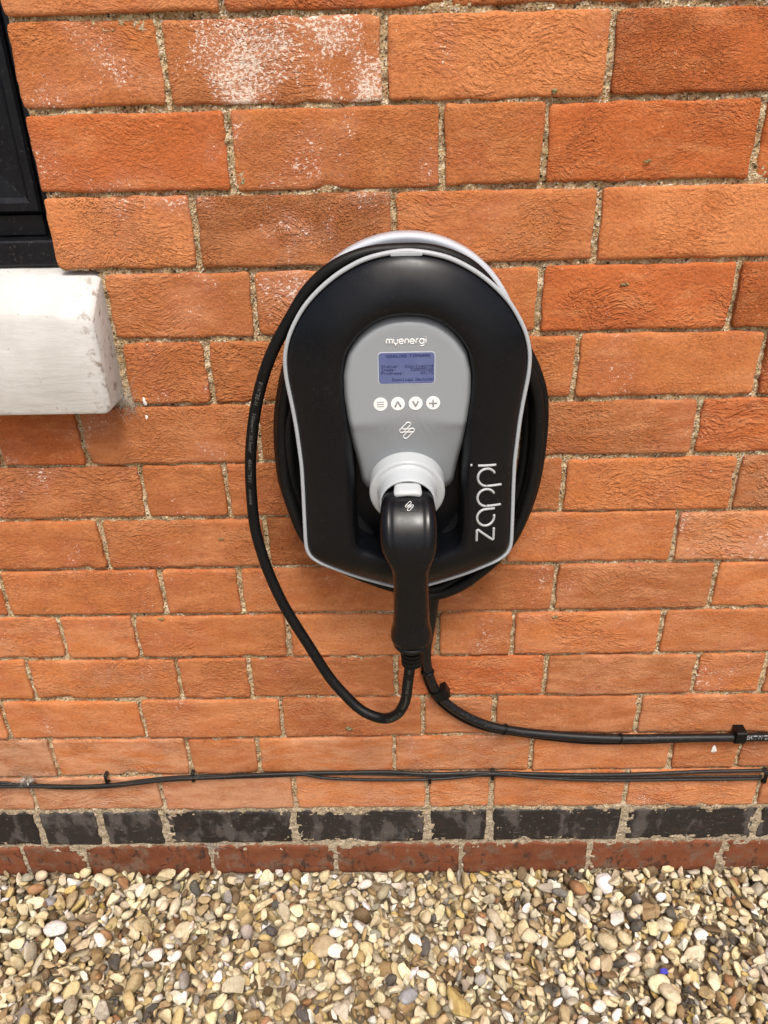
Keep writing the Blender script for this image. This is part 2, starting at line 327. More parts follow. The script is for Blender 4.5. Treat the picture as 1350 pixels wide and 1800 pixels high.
def brick_material():
    m, nt, b = mat('handmade brick')
    v, oi = objvec(nt)
    # colour: the brick's own tone, blotches, grains
    c = oi.outputs['Color']
    n1 = noise(nt, v, 15, 4, .6)
    c = mix(nt, ramp(nt, n1, .38, .72, .0, .6), c, (.370, .090, .025))
    n1b = noise(nt, vmul(nt, v, (.5, 1, 1.5)), 38, 3, .65)
    c = mix(nt, ramp(nt, n1b, .45, .72, 0, .5), c, (.60, .245, .098))
    n3 = noise(nt, v, 230, 4, .68)
    c = mix(nt, ramp(nt, n3, .36, .56, .30, 0), c, (.20, .060, .022))
    c = mix(nt, ramp(nt, n3, .655, .70, 0, .6), c, (.66, .45, .30))          # lime specks
    c = mix(nt, ramp(nt, n3, .335, .30, 0, .7), c, (.07, .028, .018))        # dark pits
    # pale dusty film
    du = math_(nt, 'MULTIPLY', ramp(nt, n1b, .30, .62), attr(nt, 'dust'))
    c = mix(nt, du, c, (.58, .365, .235))
    # salt bloom: flecks gathered in patches
    n6 = noise(nt, v, 15, 2, .5)
    n7 = noise(nt, vmul(nt, v, (.8, 1, 1)), 300, 3, .74)
    sa = attr(nt, 'salt')
    thr = math_(nt, 'SUBTRACT', 1.15, math_(nt, 'MULTIPLY', sa, .235))
    sm = math_(nt, 'SUBTRACT', math_(nt, 'ADD', n7, math_(nt, 'MULTIPLY', n6, .75)), thr)
    sm = math_(nt, 'MULTIPLY', ramp(nt, sm, -.01, .06), ramp(nt, sa, .0, .1))
    c = mix(nt, math_(nt, 'MULTIPLY', math_(nt, 'MULTIPLY', ramp(nt, n6, .45, .72), sa), .42), c, (.68, .46, .35))
    c = mix(nt, math_(nt, 'MULTIPLY', sm, .80), c, (.82, .68, .58))
    nt.links.new(c, b.inputs['Base Color'])
    setin(b, Roughness=.92)
    b.inputs['Specular IOR Level'].default_value = .15
    # relief: sand creases running in wavy folds, pores, grain
    w = nd(nt, 'ShaderNodeTexNoise'); setin(w, Scale=12.0, Detail=1.0); nt.links.new(v, w.inputs['Vector'])
    wv = nd(nt, 'ShaderNodeVectorMath', operation='SCALE'); nt.links.new(w.outputs['Color'], wv.inputs[0]); wv.inputs['Scale'].default_value = .065
    v2 = vmul(nt, vadd(nt, v, wv.outputs[0]), (.46, 1, 1))
    vsc = nd(nt, 'ShaderNodeVectorMath', operation='SCALE'); nt.links.new(v2, vsc.inputs[0])
    nt.links.new(ramp(nt, math_(nt, 'FRACT', math_(nt, 'MULTIPLY', oi.outputs['Random'], 7.31)), 0, 1, .52, 1.15), vsc.inputs['Scale'])
    v2 = vsc.outputs[0]
    amp = ramp(nt, math_(nt, 'FRACT', math_(nt, 'MULTIPLY', oi.outputs['Random'], 13.7)), 0, 1, .35, 1.15)
    cr = noise(nt, v2, 200, 3, .66, 'FBM')
    fold = math_(nt, 'ABSOLUTE', math_(nt, 'SUBTRACT', cr, .5))             # sharp valleys
    fold = ramp(nt, fold, 0, .16)
    cm = ramp(nt, w.outputs['Fac'], .38, .58, .10, 1.0)                     # creases come in patches
    fine = noise(nt, v, 270, 3, .74)
    hgt = math_(nt, 'ADD', math_(nt, 'MULTIPLY', math_(nt, 'MULTIPLY', fold, cm), math_(nt, 'MULTIPLY', amp, .80)), math_(nt, 'MULTIPLY', fine, .80))
    hgt = math_(nt, 'MULTIPLY', hgt, attr(nt, 'relief'))
    nrm = bump(nt, hgt, 1.0, .0027)
    nt.links.new(nrm, b.inputs['Normal'])
    return m

def blue_brick_material():
    m, nt, b = mat('dark engineering brick')
    v, oi = objvec(nt)
    c = oi.outputs['Color']
    n = noise(nt, vmul(nt, v, (1.2, 1, .6)), 22, 4, .6)
    c = mix(nt, ramp(nt, n, .49, .60, 0, .85), c, (.085, .074, .066))
    n2 = noise(nt, v, 40, 5, .65)
    c = mix(nt, ramp(nt, n2, .52, .75, 0, .6), c, (.05, .03, .024))
    n3 = noise(nt, v, 260, 2, .5)
    c = mix(nt, ramp(nt, n3, .68, .74, 0, .6), c, (.30, .27, .22))
    n5 = noise(nt, vmul(nt, v, (.3, 1, 1)), 130, 4, .6)
    c = mix(nt, ramp(nt, n5, .60, .78, 0, .35), c, (.22, .21, .20))
    nt.links.new(c, b.inputs['Base Color'])
    rr = ramp(nt, n, .3, .7, .42, .75); nt.links.new(rr, b.inputs['Roughness'])
    b.inputs['Specular IOR Level'].default_value = .35
    nrm = bump(nt, noise(nt, v, 70, 4, .6), .35, .003)
    nrm = bump(nt, noise(nt, v, 420, 3, .6), .25, .001, nrm)
    nt.links.new(nrm, b.inputs['Normal'])
    return m

def plinth_material():
    m, nt, b = mat('stained red plinth brick')
    v, oi = objvec(nt)
    c = oi.outputs['Color']
    n = noise(nt, v, 24, 4, .6)
    c = mix(nt, ramp(nt, n, .4, .7, 0, .5), c, (.215, .078, .036))
    # old cracks and black stain veins
    w = nd(nt, 'ShaderNodeTexNoise'); setin(w, Scale=26.0, Detail=4.0); nt.links.new(v, w.inputs['Vector'])
    wv = nd(nt, 'ShaderNodeVectorMath', operation='SCALE'); nt.links.new(w.outputs['Color'], wv.inputs[0]); wv.inputs['Scale'].default_value = .05
    vo = nd(nt, 'ShaderNodeTexVoronoi', feature='DISTANCE_TO_EDGE'); setin(vo, Scale=13.0)
    nt.links.new(vadd(nt, v, wv.outputs[0]), vo.inputs['Vector'])
    cm = ramp(nt, noise(nt, v, 11, 2, .5), .46, .60)
    crk = math_(nt, 'MULTIPLY', math_(nt, 'MULTIPLY', ramp(nt, vo.outputs['Distance'], .03, .003), ramp(nt, noise(nt, v, 60, 2, .5), .42, .56)), cm)
    c = mix(nt, math_(nt, 'MULTIPLY', crk, .85), c, (.03, .018, .014))
    n2 = noise(nt, v, 30, 5, .65)
    c = mix(nt, ramp(nt, n2, .48, .66, 0, .8), c, (.16, .105, .070))
    n9 = noise(nt, vmul(nt, v, (1, 1, .5)), 48, 4, .7)
    c = mix(nt, ramp(nt, n9, .60, .74, 0, .55), c, (.24, .19, .14))
    c = mix(nt, ramp(nt, n9, .46, .34, 0, .85), c, (.04, .024, .018))
    n3 = noise(nt, v, 190, 3, .6)
    c = mix(nt, ramp(nt, n3, .5, .8, 0, .35), c, (.10, .032, .018))
    nt.links.new(c, b.inputs['Base Color'])
    setin(b, Roughness=.8); b.inputs['Specular IOR Level'].default_value = .25
    h = math_(nt, 'SUBTRACT', noise(nt, v, 90, 5, .65), math_(nt, 'MULTIPLY', crk, .6))
    nt.links.new(bump(nt, h, .5, .003), b.inputs['Normal'])
    return m

def mortar_material():
    m, nt, b = mat('sandy lime mortar')
    v, _ = objvec(nt, False)
    n = noise(nt, v, 60, 4, .6)
    c = mix(nt, ramp(nt, n, .3, .7), (.36, .26, .135), (.62, .48, .29))
    vo = nd(nt, 'ShaderNodeTexVoronoi'); setin(vo, Scale=520.0, Randomness=1.0); nt.links.new(v, vo.inputs['Vector'])
    sep = nd(nt, 'ShaderNodeSeparateColor'); nt.links.new(vo.outputs['Color'], sep.inputs[0])
    c = mix(nt, ramp(nt, sep.outputs[0], .78, .82, 0, .8), c, (.10, .06, .03))
    c = mix(nt, ramp(nt, sep.outputs[1], .82, .86, 0, .8), c, (.72, .66, .54))
    c = mix(nt, ramp(nt, sep.outputs[2], .8, .84, 0, .6), c, (.36, .17, .07))
    big = nd(nt, 'ShaderNodeTexVoronoi'); setin(big, Scale=170.0); nt.links.new(v, big.inputs['Vector'])
    sb = nd(nt, 'ShaderNodeSeparateColor'); nt.links.new(big.outputs['Color'], sb.inputs[0])
    pit = math_(nt, 'MULTIPLY', ramp(nt, sb.outputs[0], .86, .88), ramp(nt, big.outputs['Distance'], .35, .2))
    c = mix(nt, math_(nt, 'MULTIPLY', pit, .9), c, (.035, .026, .018))
    # greyer, cement-like towards the plinth joints
    sx = nd(nt, 'ShaderNodeSeparateXYZ'); nt.links.new(v, sx.inputs[0])
    c = mix(nt, ramp(nt, sx.outputs[2], .22, .12, 0, .5), c, (.36, .32, .25))
    nt.links.new(c, b.inputs['Base Color'])
    setin(b, Roughness=.95); b.inputs['Specular IOR Level'].default_value = .1
    h = math_(nt, 'SUBTRACT', math_(nt, 'ADD', noise(nt, v, 300, 4, .7), math_(nt, 'MULTIPLY', vo.outputs['Distance'], .5)), math_(nt, 'MULTIPLY', pit, 1.2))
    nt.links.new(bump(nt, h, .9, .003), b.inputs['Normal'])
    return m

def plain(name, color, rough=.5, spec=.5, grain=0, gscale=900, gdist=.0004, dust=0, dustcol=(.5, .47, .42), dscale=260, coat=0, var=0):
    m, nt, b = mat(name)
    v, _ = objvec(nt, False)
    c = color
    if var:
        n = noise(nt, v, 18, 4, .6)
        c = mix(nt, ramp(nt, n, .3, .7, 0, var), color, tuple(min(1, x * .55) for x in color))
    if dust:
        n = noise(nt, v, dscale, 4, .65); n2 = noise(nt, v, 14, 3, .6)
        c = mix(nt, math_(nt, 'MULTIPLY', ramp(nt, n, .56, .74, 0, dust), ramp(nt, n2, .3, .65)), c, dustcol)
    if isinstance(c, tuple): b.inputs['Base Color'].default_value = (*c, 1)
    else: nt.links.new(c, b.inputs['Base Color'])
    setin(b, Roughness=rough); b.inputs['Specular IOR Level'].default_value = spec
    if coat: b.inputs['Coat Weight'].default_value = coat
    if rough < .8:
        n = noise(nt, v, 30, 4, .6)
        nt.links.new(ramp(nt, n, .3, .7, max(.03, rough - .07), rough + .09), b.inputs['Roughness'])
    if grain:
        nt.links.new(bump(nt, noise(nt, v, gscale, 2, .5), grain, gdist), b.inputs['Normal'])
    return m

def sill_material():
    m, nt, b = mat('weathered white masonry paint')
    v, _ = objvec(nt, False)
    c = mix(nt, ramp(nt, noise(nt, v, 14, 4, .6), .3, .7), (.50, .49, .462), (.585, .575, .55))
    # dirt on the upper slope near the window and on the side, algae freckles
    sx = nd(nt, 'ShaderNodeSeparateXYZ'); nt.links.new(v, sx.inputs[0])
    edge = ramp(nt, sx.outputs[0], -.405, -.371)
    n = noise(nt, v, 75, 5, .7)
    c = mix(nt, math_(nt, 'MULTIPLY', ramp(nt, n, .53, .66, 0, .85), edge), c, (.20, .15, .11))
    back = ramp(nt, sx.outputs[1], -.025, .03)
    n2 = noise(nt, v, 55, 5, .7)
    c = mix(nt, math_(nt, 'MULTIPLY', ramp(nt, n2, .55, .68, 0, .7), back), c, (.34, .24, .13))
    n3 = noise(nt, v, 170, 2, .5)
    c = mix(nt, ramp(nt, n3, .715, .75, 0, .6), c, (.33, .29, .24))
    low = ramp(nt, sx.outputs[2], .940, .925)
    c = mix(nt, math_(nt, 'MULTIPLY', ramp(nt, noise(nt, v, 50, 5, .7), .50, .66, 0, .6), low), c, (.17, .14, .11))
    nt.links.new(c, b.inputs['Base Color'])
    setin(b, Roughness=.62); b.inputs['Specular IOR Level'].default_value = .35
    nrm = bump(nt, noise(nt, vmul(nt, v, (.3, 1, 1)), 70, 4, .6), .35, .003)
    nrm = bump(nt, noise(nt, v, 260, 3, .6), .22, .001, nrm)
    nt.links.new(nrm, b.inputs['Normal'])
    return m

def pebble_material():
    m, nt, b = mat('river pebble')
    v, _ = objvec(nt, False)
    ca = nd(nt, 'ShaderNodeAttribute', attribute_type='GEOMETRY', attribute_name='stone')
    c = ca.outputs['Color']
    n = noise(nt, v, 130, 5, .65)
    c = mix(nt, ramp(nt, n, .35, .7, 0, .55), c, mix(nt, 1.0, c, (.62, .50, .36), 'MULTIPLY'))
    n2 = noise(nt, v, 500, 3, .6)
    c = mix(nt, ramp(nt, n2, .5, .75, 0, .35), c, mix(nt, 1.0, c, (.5, .45, .4), 'MULTIPLY'))
    n4 = noise(nt, vmul(nt, v, (1, 1.5, 1)), 85, 3, .6, dist=1.2)
    c = mix(nt, ramp(nt, n4, .60, .68, 0, .45), c, (.42, .25, .10))
    nt.links.new(c, b.inputs['Base Color'])
    setin(b, Roughness=.68); b.inputs['Specular IOR Level'].default_value = .35
    nrm = bump(nt, noise(nt, v, 210, 4, .7), .8, .0024)
    nrm = bump(nt, noise(nt, v, 800, 3, .6), .22, .0006, nrm)
    nt.links.new(nrm, b.inputs['Normal'])
    return m

def ground_material():
    m, nt, b = mat('gravel ground')
    v, _ = objvec(nt, False)
    vo = nd(nt, 'ShaderNodeTexVoronoi'); setin(vo, Scale=60.0); nt.links.new(v, vo.inputs['Vector'])
    sep = nd(nt, 'ShaderNodeSeparateColor'); nt.links.new(vo.outputs['Color'], sep.inputs[0])
    c = mix(nt, sep.outputs[0], (.20, .14, .075), (.50, .42, .29))
    c = mix(nt, ramp(nt, sep.outputs[1], .7, .8, 0, .8), c, (.10, .07, .045))
    nt.links.new(c, b.inputs['Base Color']); setin(b, Roughness=.85)
    nt.links.new(bump(nt, math_(nt, 'SUBTRACT', 1.0, vo.outputs['Distance']), .8, .012), b.inputs['Normal'])
    return m

def screen_material():
    m, nt, b = mat('blue liquid crystal screen')
    v, _ = objvec(nt, False)
    n = noise(nt, v, 45, 4, .6)
    c = mix(nt, ramp(nt, n, .35, .7, 0, .4), (.082, .104, .222), (.125, .15, .25))
    nt.links.new(c, b.inputs['Base Color'])
    setin(b, Roughness=.22); b.inputs['Specular IOR Level'].default_value = .5
    b.inputs['Emission Color'].default_value = (.12, .16, .48, 1); b.inputs['Emission Strength'].default_value = .05
    return m

M = {
    'brick': brick_material(), 'blue': blue_brick_material(), 'plinth': plinth_material(), 'mortar': mortar_material(),
    'sill': sill_material(), 'pebble': pebble_material(), 'ground': ground_material(), 'screen': screen_material(),
    'cover': plain('black textured cover plastic', (.0032, .0037, .0052), .33, .24, .10, 1500, .0002, dust=.03),
    'gunblack': plain('satin black connector plastic', (.0030, .0030, .0038), .27, .27, .02, 1200, .0002),
    'rubber': plain('black cable sheath', (.0032, .0032, .0032), .48, .20, .06, 700, .0003, dust=.04),
    'supply': plain('dusty black supply sheath', (.0065, .0065, .0072), .38, .32, .06, 700, .0003, dust=.16),
    'wire': plain('dusty black telephone wire', (.011, .0105, .010), .5, .35, .1, 500, .0004, dust=.4, dustcol=(.34, .27, .2)),
    'blackplast': plain('black nylon', (.0030, .0030, .0030), .42, .25),
    'trim': plain('silver grey trim plastic', (.36, .385, .405), .42, .45, .05, 1500, .0002),
    'backrim': plain('pale grey back shell plastic', (.46, .49, .535), .4, .45),
    'shell': plain('dark grey inner drum plastic', (.006, .006, .0065), .5, .25),
    'fascia': plain('grey metallic fascia', (.262, .283, .302), .43, .45, .07, 1800, .0002),
    'socket': plain('white grey holster plastic', (.405, .428, .442), .42, .45),
    'latch': plain('white latch plastic', (.44, .46, .465), .42, .45),
    'white': plain('white print', (.80, .80, .79), .5, .4),
    'symbol': plain('grey button print', (.27, .28, .29), .5, .4),
    'letter': plain('silver raised lettering', (.40, .41, .42), .35, .5),
    'lcdink': plain('dark blue screen pixels', (.008, .009, .10), .6, .15),
    'lcdink2': plain('grey blue screen pixels', (.020, .026, .085), .6, .15),
    'print': plain('pale cable print', (.11, .11, .105), .7, .2),
    'frame': plain('black painted window frame', (.0035, .004, .006), .36, .26, .15, 300, .0006, dust=.12, dustcol=(.36, .34, .31)),
    'web': plain('grey cobweb silk', (.34, .32, .29), .9, .1),
    'lichen': plain('olive lichen crust', (.27, .22, .11), .95, .1, .6, 500, .002, var=.7),
    'paint': plain('white paint fleck', (.78, .75, .70), .7, .2, .3, 300, .001),
    'steel': plain('dull nail steel', (.25, .24, .23), .45, .5),
}
def glass_material():
    m, nt, b = mat('dark window glass')
    b.inputs['Base Color'].default_value = (.02, .024, .028, 1)
    setin(b, Roughness=.06); b.inputs['Specular IOR Level'].default_value = .6
    return m
M['glass'] = glass_material()
m, nt, b = mat('blue plastic'); b.inputs['Base Color'].default_value = (.06, .06, .42, 1); setin(b, Roughness=.35); M['blueplast'] = m
m, nt, b = mat('dark room'); b.inputs['Base Color'].default_value = (.03, .03, .03, 1); setin(b, Roughness=.9); M['room'] = m

# ------------------------------------------------------------------ ground
v = [(-60, -120, -.031), (60, -120, -.031), (60, .02, -.031), (-60, .02, -.031)]
tag(mob('ground', v, [[0, 1, 2, 3]], M['ground'], smooth=False), kind='structure')

# ------------------------------------------------------------------ brick wall
wall = empty('brick_wall', (0, 0, 0), 'orange handmade brick wall with a dark brick band and red plinth course', 'wall')
JAMB = -.4225
ORANGE = (.500, .175, .058); RED = (.455, .130, .040); BROWN = (.420, .150, .053); LIGHT = (.570, .215, .079); PALE = (.43, .185, .085)
TONE = [  # course, x, tone, salt, dust
 (0, -.35, LIGHT, 0, .15), (0, -.1, RED, .1, .1), (1, -.34, ORANGE, .28, 0), (1, -.14, BROWN, .86, .1), (1, .1, LIGHT, .12, 0), (1, .33, RED, .1, 0),
 (2, -.31, RED, .2, 0), (2, -.08, ORANGE, .2, 0), (2, .1, ORANGE, .05, 0), (2, .27, RED, 0, 0), (2, .45, RED, 0, 0),
 (3, -.34, LIGHT, .22, .1), (3, -.13, BROWN, .5, .1), (3, .1, ORANGE, .1, .1), (3, .33, LIGHT, 0, 0),
 (4, -.27, BROWN, .2, .1), (4, -.07, BROWN, .55, .1), (4, .1, ORANGE, .1, 0), (4, .28, RED, .05, 0), (4, .5, RED, .05, 0),
 (5, -.31, BROWN, .15, 0), (5, -.14, BROWN, .05, 0), (5, .15, ORANGE, .1, 0), (5, .33, ORANGE, .1, .1), (5, .56, RED, .1, 0),
 (6, -.55, RED, .3, 0), (6, -.32, BROWN, .38, .1), (6, -.15, BROWN, .1, 0), (6, .26, BROWN, .05, .2), (6, .47, RED, .15, .1),
 (7, -.49, BROWN, .2, .1), (7, -.31, BROWN, .1, 0), (7, -.14, BROWN, .1, 0), (7, .33, ORANGE, .1, .1), (7, .55, BROWN, .1, .4),
 (8, -.56, BROWN, .1, 0), (8, -.32, BROWN, .1, .1), (8, -.15, BROWN, 0, 0), (8, .26, ORANGE, .12, .15), (8, .5, LIGHT, .3, .45),
 (9, -.49, ORANGE, .1, .05), (9, -.31, BROWN, .1, .05), (9, .1, BROWN, .1, .1), (9, .33, BROWN, .15, .2), (9, .56, ORANGE, .1, .2),
 (10, -.55, ORANGE, .1, .3), (10, -.31, ORANGE, .1, .1), (10, .1, ORANGE, .1, .2), (10, .27, ORANGE, .1, .2), (10, .5, ORANGE, .1, .2),
 (11, -.68, ORANGE, .1, .2), (11, -.31, BROWN, .05, .1), (11, -.14, BROWN, .1, .1), (11, .33, BROWN, .15, .3), (11, .5, ORANGE, .1, .2),
 (12, -.56, ORANGE, .05, .2), (12, .08, BROWN, .1, .3), (12, .5, BROWN, .1, .3), (13, -.70, PALE, .2, .8), (13, -.5, ORANGE, .2, .65), (13, -.32, BROWN, 0, .3),
 (13, -.15, ORANGE, .15, .6), (13, .08, ORANGE, .2, .55), (13, .33, ORANGE, .1, .3), (13, .5, BROWN, 0, .2),
 (14, -.75, PALE, .1, .8), (14, -.55, PALE, .15, .8), (14, -.33, PALE, .1, .7), (14, -.1, LIGHT, .1, .5), (14, .08, ORANGE, .1, .5), (14, .25, ORANGE, .1, .35), (14, .5, LIGHT, .1, .35),
]
def tone_of(c, x0, x1):
    for cc, x, t, s, d in TONE:
        if cc == c and x0 < x < x1: return t, s, d
    return [ORANGE, BROWN, RED, ORANGE, LIGHT][int(rng.integers(5))], float(rng.random() * .15), .05 + (.02 * max(0, c - 6)) + float(rng.random() * .1)

def brick_mesh(w, h, seed, rough_edge=1.0, crown=0.0):
    """rounded, slightly lumpy face with soft uneven arrises, body runs back into the wall"""
    step = .006
    def axis(L):
        k = max(4, int(L / step)); inner = np.linspace(.0045, L - .0045, k)
        return np.r_[0, 0, .0009, inner, L - .0009, L, L], np.r_[.024, .0018, .0005, np.zeros(k), .0005, .0018, .024]
    xs, dx = axis(w); zs, dz = axis(h)
    Xg, Zg = np.meshgrid(xs, zs, indexing='ij'); D = np.maximum(dx[:, None], dz[None, :])
    # rounded corners
    r = .0032 + .0018 * rng.random()
    for sx in (0, 1):
        for sz in (0, 1):
            rr = r * (.6 + .9 * rng.random())
            ax = np.clip((rr - (Xg if not sx else w - Xg)) / rr, 0, 1); az = np.clip((rr - (Zg if not sz else h - Zg)) / rr, 0, 1)
            nx = ax * np.sqrt(1 - az**2 / 2); nz = az * np.sqrt(1 - ax**2 / 2)
            Xg = Xg + (1 if not sx else -1) * (ax - nx) * rr; Zg = Zg + (1 if not sz else -1) * (az - nz) * rr
    # uneven arris
    ex = np.exp(-np.minimum(Xg, w - Xg) / .006); ez = np.exp(-np.minimum(Zg, h - Zg) / .006)
    Xo = Xg + np.where(Xg < w / 2, 1, -1) * ex * (fbm(Zg / .018, Xg * 3, seed, 3) * .0026 * rough_edge)
    Zo = Zg + np.where(Zg < h / 2, 1, -1) * ez * (fbm(Xg / .022, Zg * 3, seed + 5, 3) * .0026 * rough_edge)
    face = fbm(Xg / .06, Zg / .045, seed + 9, 3) * .0022 + fbm(Xg / .016, Zg / .009, seed + 13, 2) * .0007
    chip = np.clip(fbm(Xg / .03, Zg / .03, seed + 21, 2) - .32, 0, 1) * np.maximum(ex, ez) * .02 * rough_edge
    Y = D + chip + np.where(D < .02, face, 0)
    n, mz = Xg.shape
    v = np.stack([Xo - w / 2, Y, Zo - h / 2], -1).reshape(-1, 3)
    f = [[i * mz + j, (i + 1) * mz + j, (i + 1) * mz + j + 1, i * mz + j + 1] for i in range(n - 1) for j in range(mz - 1)]
    return v, f

beds = [(z, s) for z, s in BEDS]
courses = {c: PERPS[c] for c in PERPS}
def bed(k):      # bed joint k lies between course k and k+1
    if k < 0: return (beds[0][0] + .0857 * (-k), 0.0)
    if k <= 15: return beds[k]
    return (beds[15][0] - .086, 0.0)
for k, off in ((-1, -.075), (-2, .04), (-3, -.03)):
    xs = [JAMB]; x = JAMB + [.2355, .1165, .2355][k]
    while x < 1.02: xs.append(round(x, 4)); x += .2355 if rng.random() < .75 else .1165
    courses[k] = xs
brick_boxes = []
sd_ = 0
for c in sorted(courses):
    xs = courses[c]
    zt, st_ = bed(c - 1); zb, sb_ = bed(c)
    for i in range(len(xs) - 1):
        a, b_ = xs[i], xs[i + 1]
        gx = .0038 if c < 14 else (.0044 if c != 15 else .0066)
        ga = .0006 if (c <= 3 and i == 0) else gx * (.85 + .3 * rng.random()); gb = gx * (.85 + .3 * rng.random())
        gt = .0031; gbm = .0031
        if c == 14: gbm = .0044
        if c == 15: gt = .0054; gbm = .0050
        if c == 16: gt = .0042
        x0, x1 = a + ga, b_ - gb; xc = (x0 + x1) / 2
        z1 = zt + st_ * xc - gt + .0007 * rng.standard_normal(); z0 = zb + sb_ * xc + gbm + .0007 * rng.standard_normal()
        w, h = x1 - x0, z1 - z0
        sd_ += 1
        v, f = brick_mesh(w, h, sd_ * 1.37, 1.0 if c < 15 else 1.5)
        mt = M['brick'] if c < 15 else (M['blue'] if c == 15 else M['plinth'])
        me = bpy.data.meshes.new('brick'); me.from_pydata(v.tolist(), [], f)
        me.polygons.foreach_set('use_smooth', [True] * len(f)); me.materials.append(mt)
        o = bpy.data.objects.new('brick', me); col.objects.link(o)
        o.parent = wall
        yo = float(np.clip(.0008 * rng.standard_normal(), -.0018, .0018))
        o.location = (xc, yo, (z0 + z1) / 2)
        o.rotation_euler = (.004 * rng.standard_normal(), math.atan((sb_ + st_) * -.5) + .0025 * rng.standard_normal(), .002 * rng.standard_normal())
        if c < 15:
            t, s, d = tone_of(c, a, b_)
            k = 1 + .06 * rng.standard_normal()
            o.color = (t[0] * k, t[1] * k, t[2] * k, 1)
            o['relief'] = float(np.interp(c, [0, 5, 9, 14], [1.0, .95, .72, .55]) * (.75 + .45 * rng.random())); o['salt'] = float(s); o['dust'] = float(d) * .55
        elif c == 15:
            k = .8 + .5 * rng.random(); o.color = (.020 * k, .017 * k, .016 * k, 1)
        else:
            k = .85 + .3 * rng.random(); o.color = (.165 * k, .050 * k, .021 * k, 1)
        brick_boxes.append((x0, x1, z0, z1, c))

# mortar: one gritty sheet that fills the joints (kept only near joints)
cell = .0026
gx0, gx1, gz0, gz1 = -1.16, 1.03, -.045, 1.63
nx = int((gx1 - gx0) / cell); nz = int((gz1 - gz0) / cell)
keep = np.ones((nx, nz), bool)
cxs = gx0 + (np.arange(nx) + .5) * cell; czs = gz0 + (np.arange(nz) + .5) * cell
for (x0, x1, z0, z1, c) in brick_boxes:
    ix0, ix1 = np.searchsorted(cxs, [x0 + .009, x1 - .009]); iz0, iz1 = np.searchsorted(czs, [z0 + .009, z1 - .009])
    keep[max(ix0, 0):ix1, max(iz0, 0):iz1] = False
keep[np.ix_(cxs < JAMB + .003, czs > 1.094)] = False
keep[np.ix_(cxs < -.378, (czs > .935) & (czs <= 1.094))] = False
VX, VZ = np.meshgrid(gx0 + np.arange(nx + 1) * cell, gz0 + np.arange(nz + 1) * cell, indexing='ij')
VY = .0052 + fbm(VX / .03, VZ / .03, 3, 2) * .0035 + fbm(VX / .0075, VZ / .0075, 8, 2) * .0042 + (np.random.default_rng(3).random(VX.shape) - .5) * .0014
low = VZ < .165
VY = np.where(low, VY - .0030, VY)
ids = -np.ones((nx + 1, nz + 1), int)
ki, kj = np.nonzero(keep)
used = np.zeros_like(ids, bool)
for di in (0, 1):
    for dj in (0, 1): used[ki + di, kj + dj] = True
ids[used] = np.arange(used.sum())
jit = np.random.default_rng(4).random((2,) + VX.shape) - .5
V = np.stack([VX + jit[0] * .0012, VY, VZ + jit[1] * .0012], -1)[used]
F = np.stack([ids[ki, kj], ids[ki + 1, kj], ids[ki + 1, kj + 1], ids[ki, kj + 1]], -1)
mo = mob('mortar', V, F.tolist(), M['mortar'], wall)
# solid core of the wall behind bricks and mortar
core = MB()
core.add(*box_vf(((JAMB + .02 + 1.05) / 2, .13, .78), ((1.05 - JAMB - .02) / 2, .11, .87)))
core.add(*box_vf((-.8, .13, .49), (.38, .11, .55)))
core.build('core', M['mortar'], wall, False)

# lichen lumps and paint flecks on the bricks
lump_labels = ['olive lichen crust on brick left of the hanging cable loop', 'largest olive lichen crust, just under the lowest bend of the black loop', 'small lichen crust on a bed joint near the top right', 'tiny lichen crust on dark red brick at upper right', 'small green speck of lichen right of the charger top',
               'small lichen crust on brick below the white sill', 'small lichen crust on joint right of the connector handle', 'small lichen crust beside the bottom right corner of the charger', 'small lichen crust low on the wall at left']
for (x, y, z, s), lab in zip(LUMPS, lump_labels):
    R_ = s * .00042
    mbl = MB()
    for q in range(5):
        th = np.linspace(0, PI, 6); ph = np.linspace(0, 2 * PI, 9)[:-1]
        ox, oz = rng.normal(0, R_ * .6), rng.normal(0, R_ * .3); rr = R_ * (.45 + .5 * rng.random())
        rings = [[(x + ox + rr * math.sin(t) * math.cos(p) * (1 + .25 * rng.standard_normal()), y - .001 - rr * .55 * math.cos(t), z + oz + rr * .7 * math.sin(t) * math.sin(p)) for p in ph] for t in th[1:-1]]
        mbl.add(*loft_vf(rings, True, True))
    tag(mbl.build('lichen_crust', M['lichen']), lab, 'lichen', 'lichen crusts on the wall')
fl_lab = ['white paint splash below the right hand end of the supply cable', 'white paint fleck on brick beside the lower corner of the sill', 'smaller white paint fleck one course under the sill corner']
for (x, y, z), lab, s in zip(FLECKS, fl_lab, (.0105, .0075, .0045)):
    k = 22
    an = np.linspace(0, 2 * PI, k, endpoint=False)
    rad = s * (.25 + .75 * rng.random(k)); rad = (rad + np.roll(rad, 1)) / 2
    r1 = [(x + rad[i] * math.cos(an[i]) * .7, y - .0004, z + rad[i] * math.sin(an[i]) * 1.15) for i in range(k)]
    r2 = [(x + rad[i] * math.cos(an[i]) * .55, y - .0012, z + rad[i] * math.sin(an[i]) * .95) for i in range(k)]
    tag(mob('paint_fleck', *loft_vf([r1, r2], False, True), M['paint']), lab, 'paint', 'paint flecks on the wall')

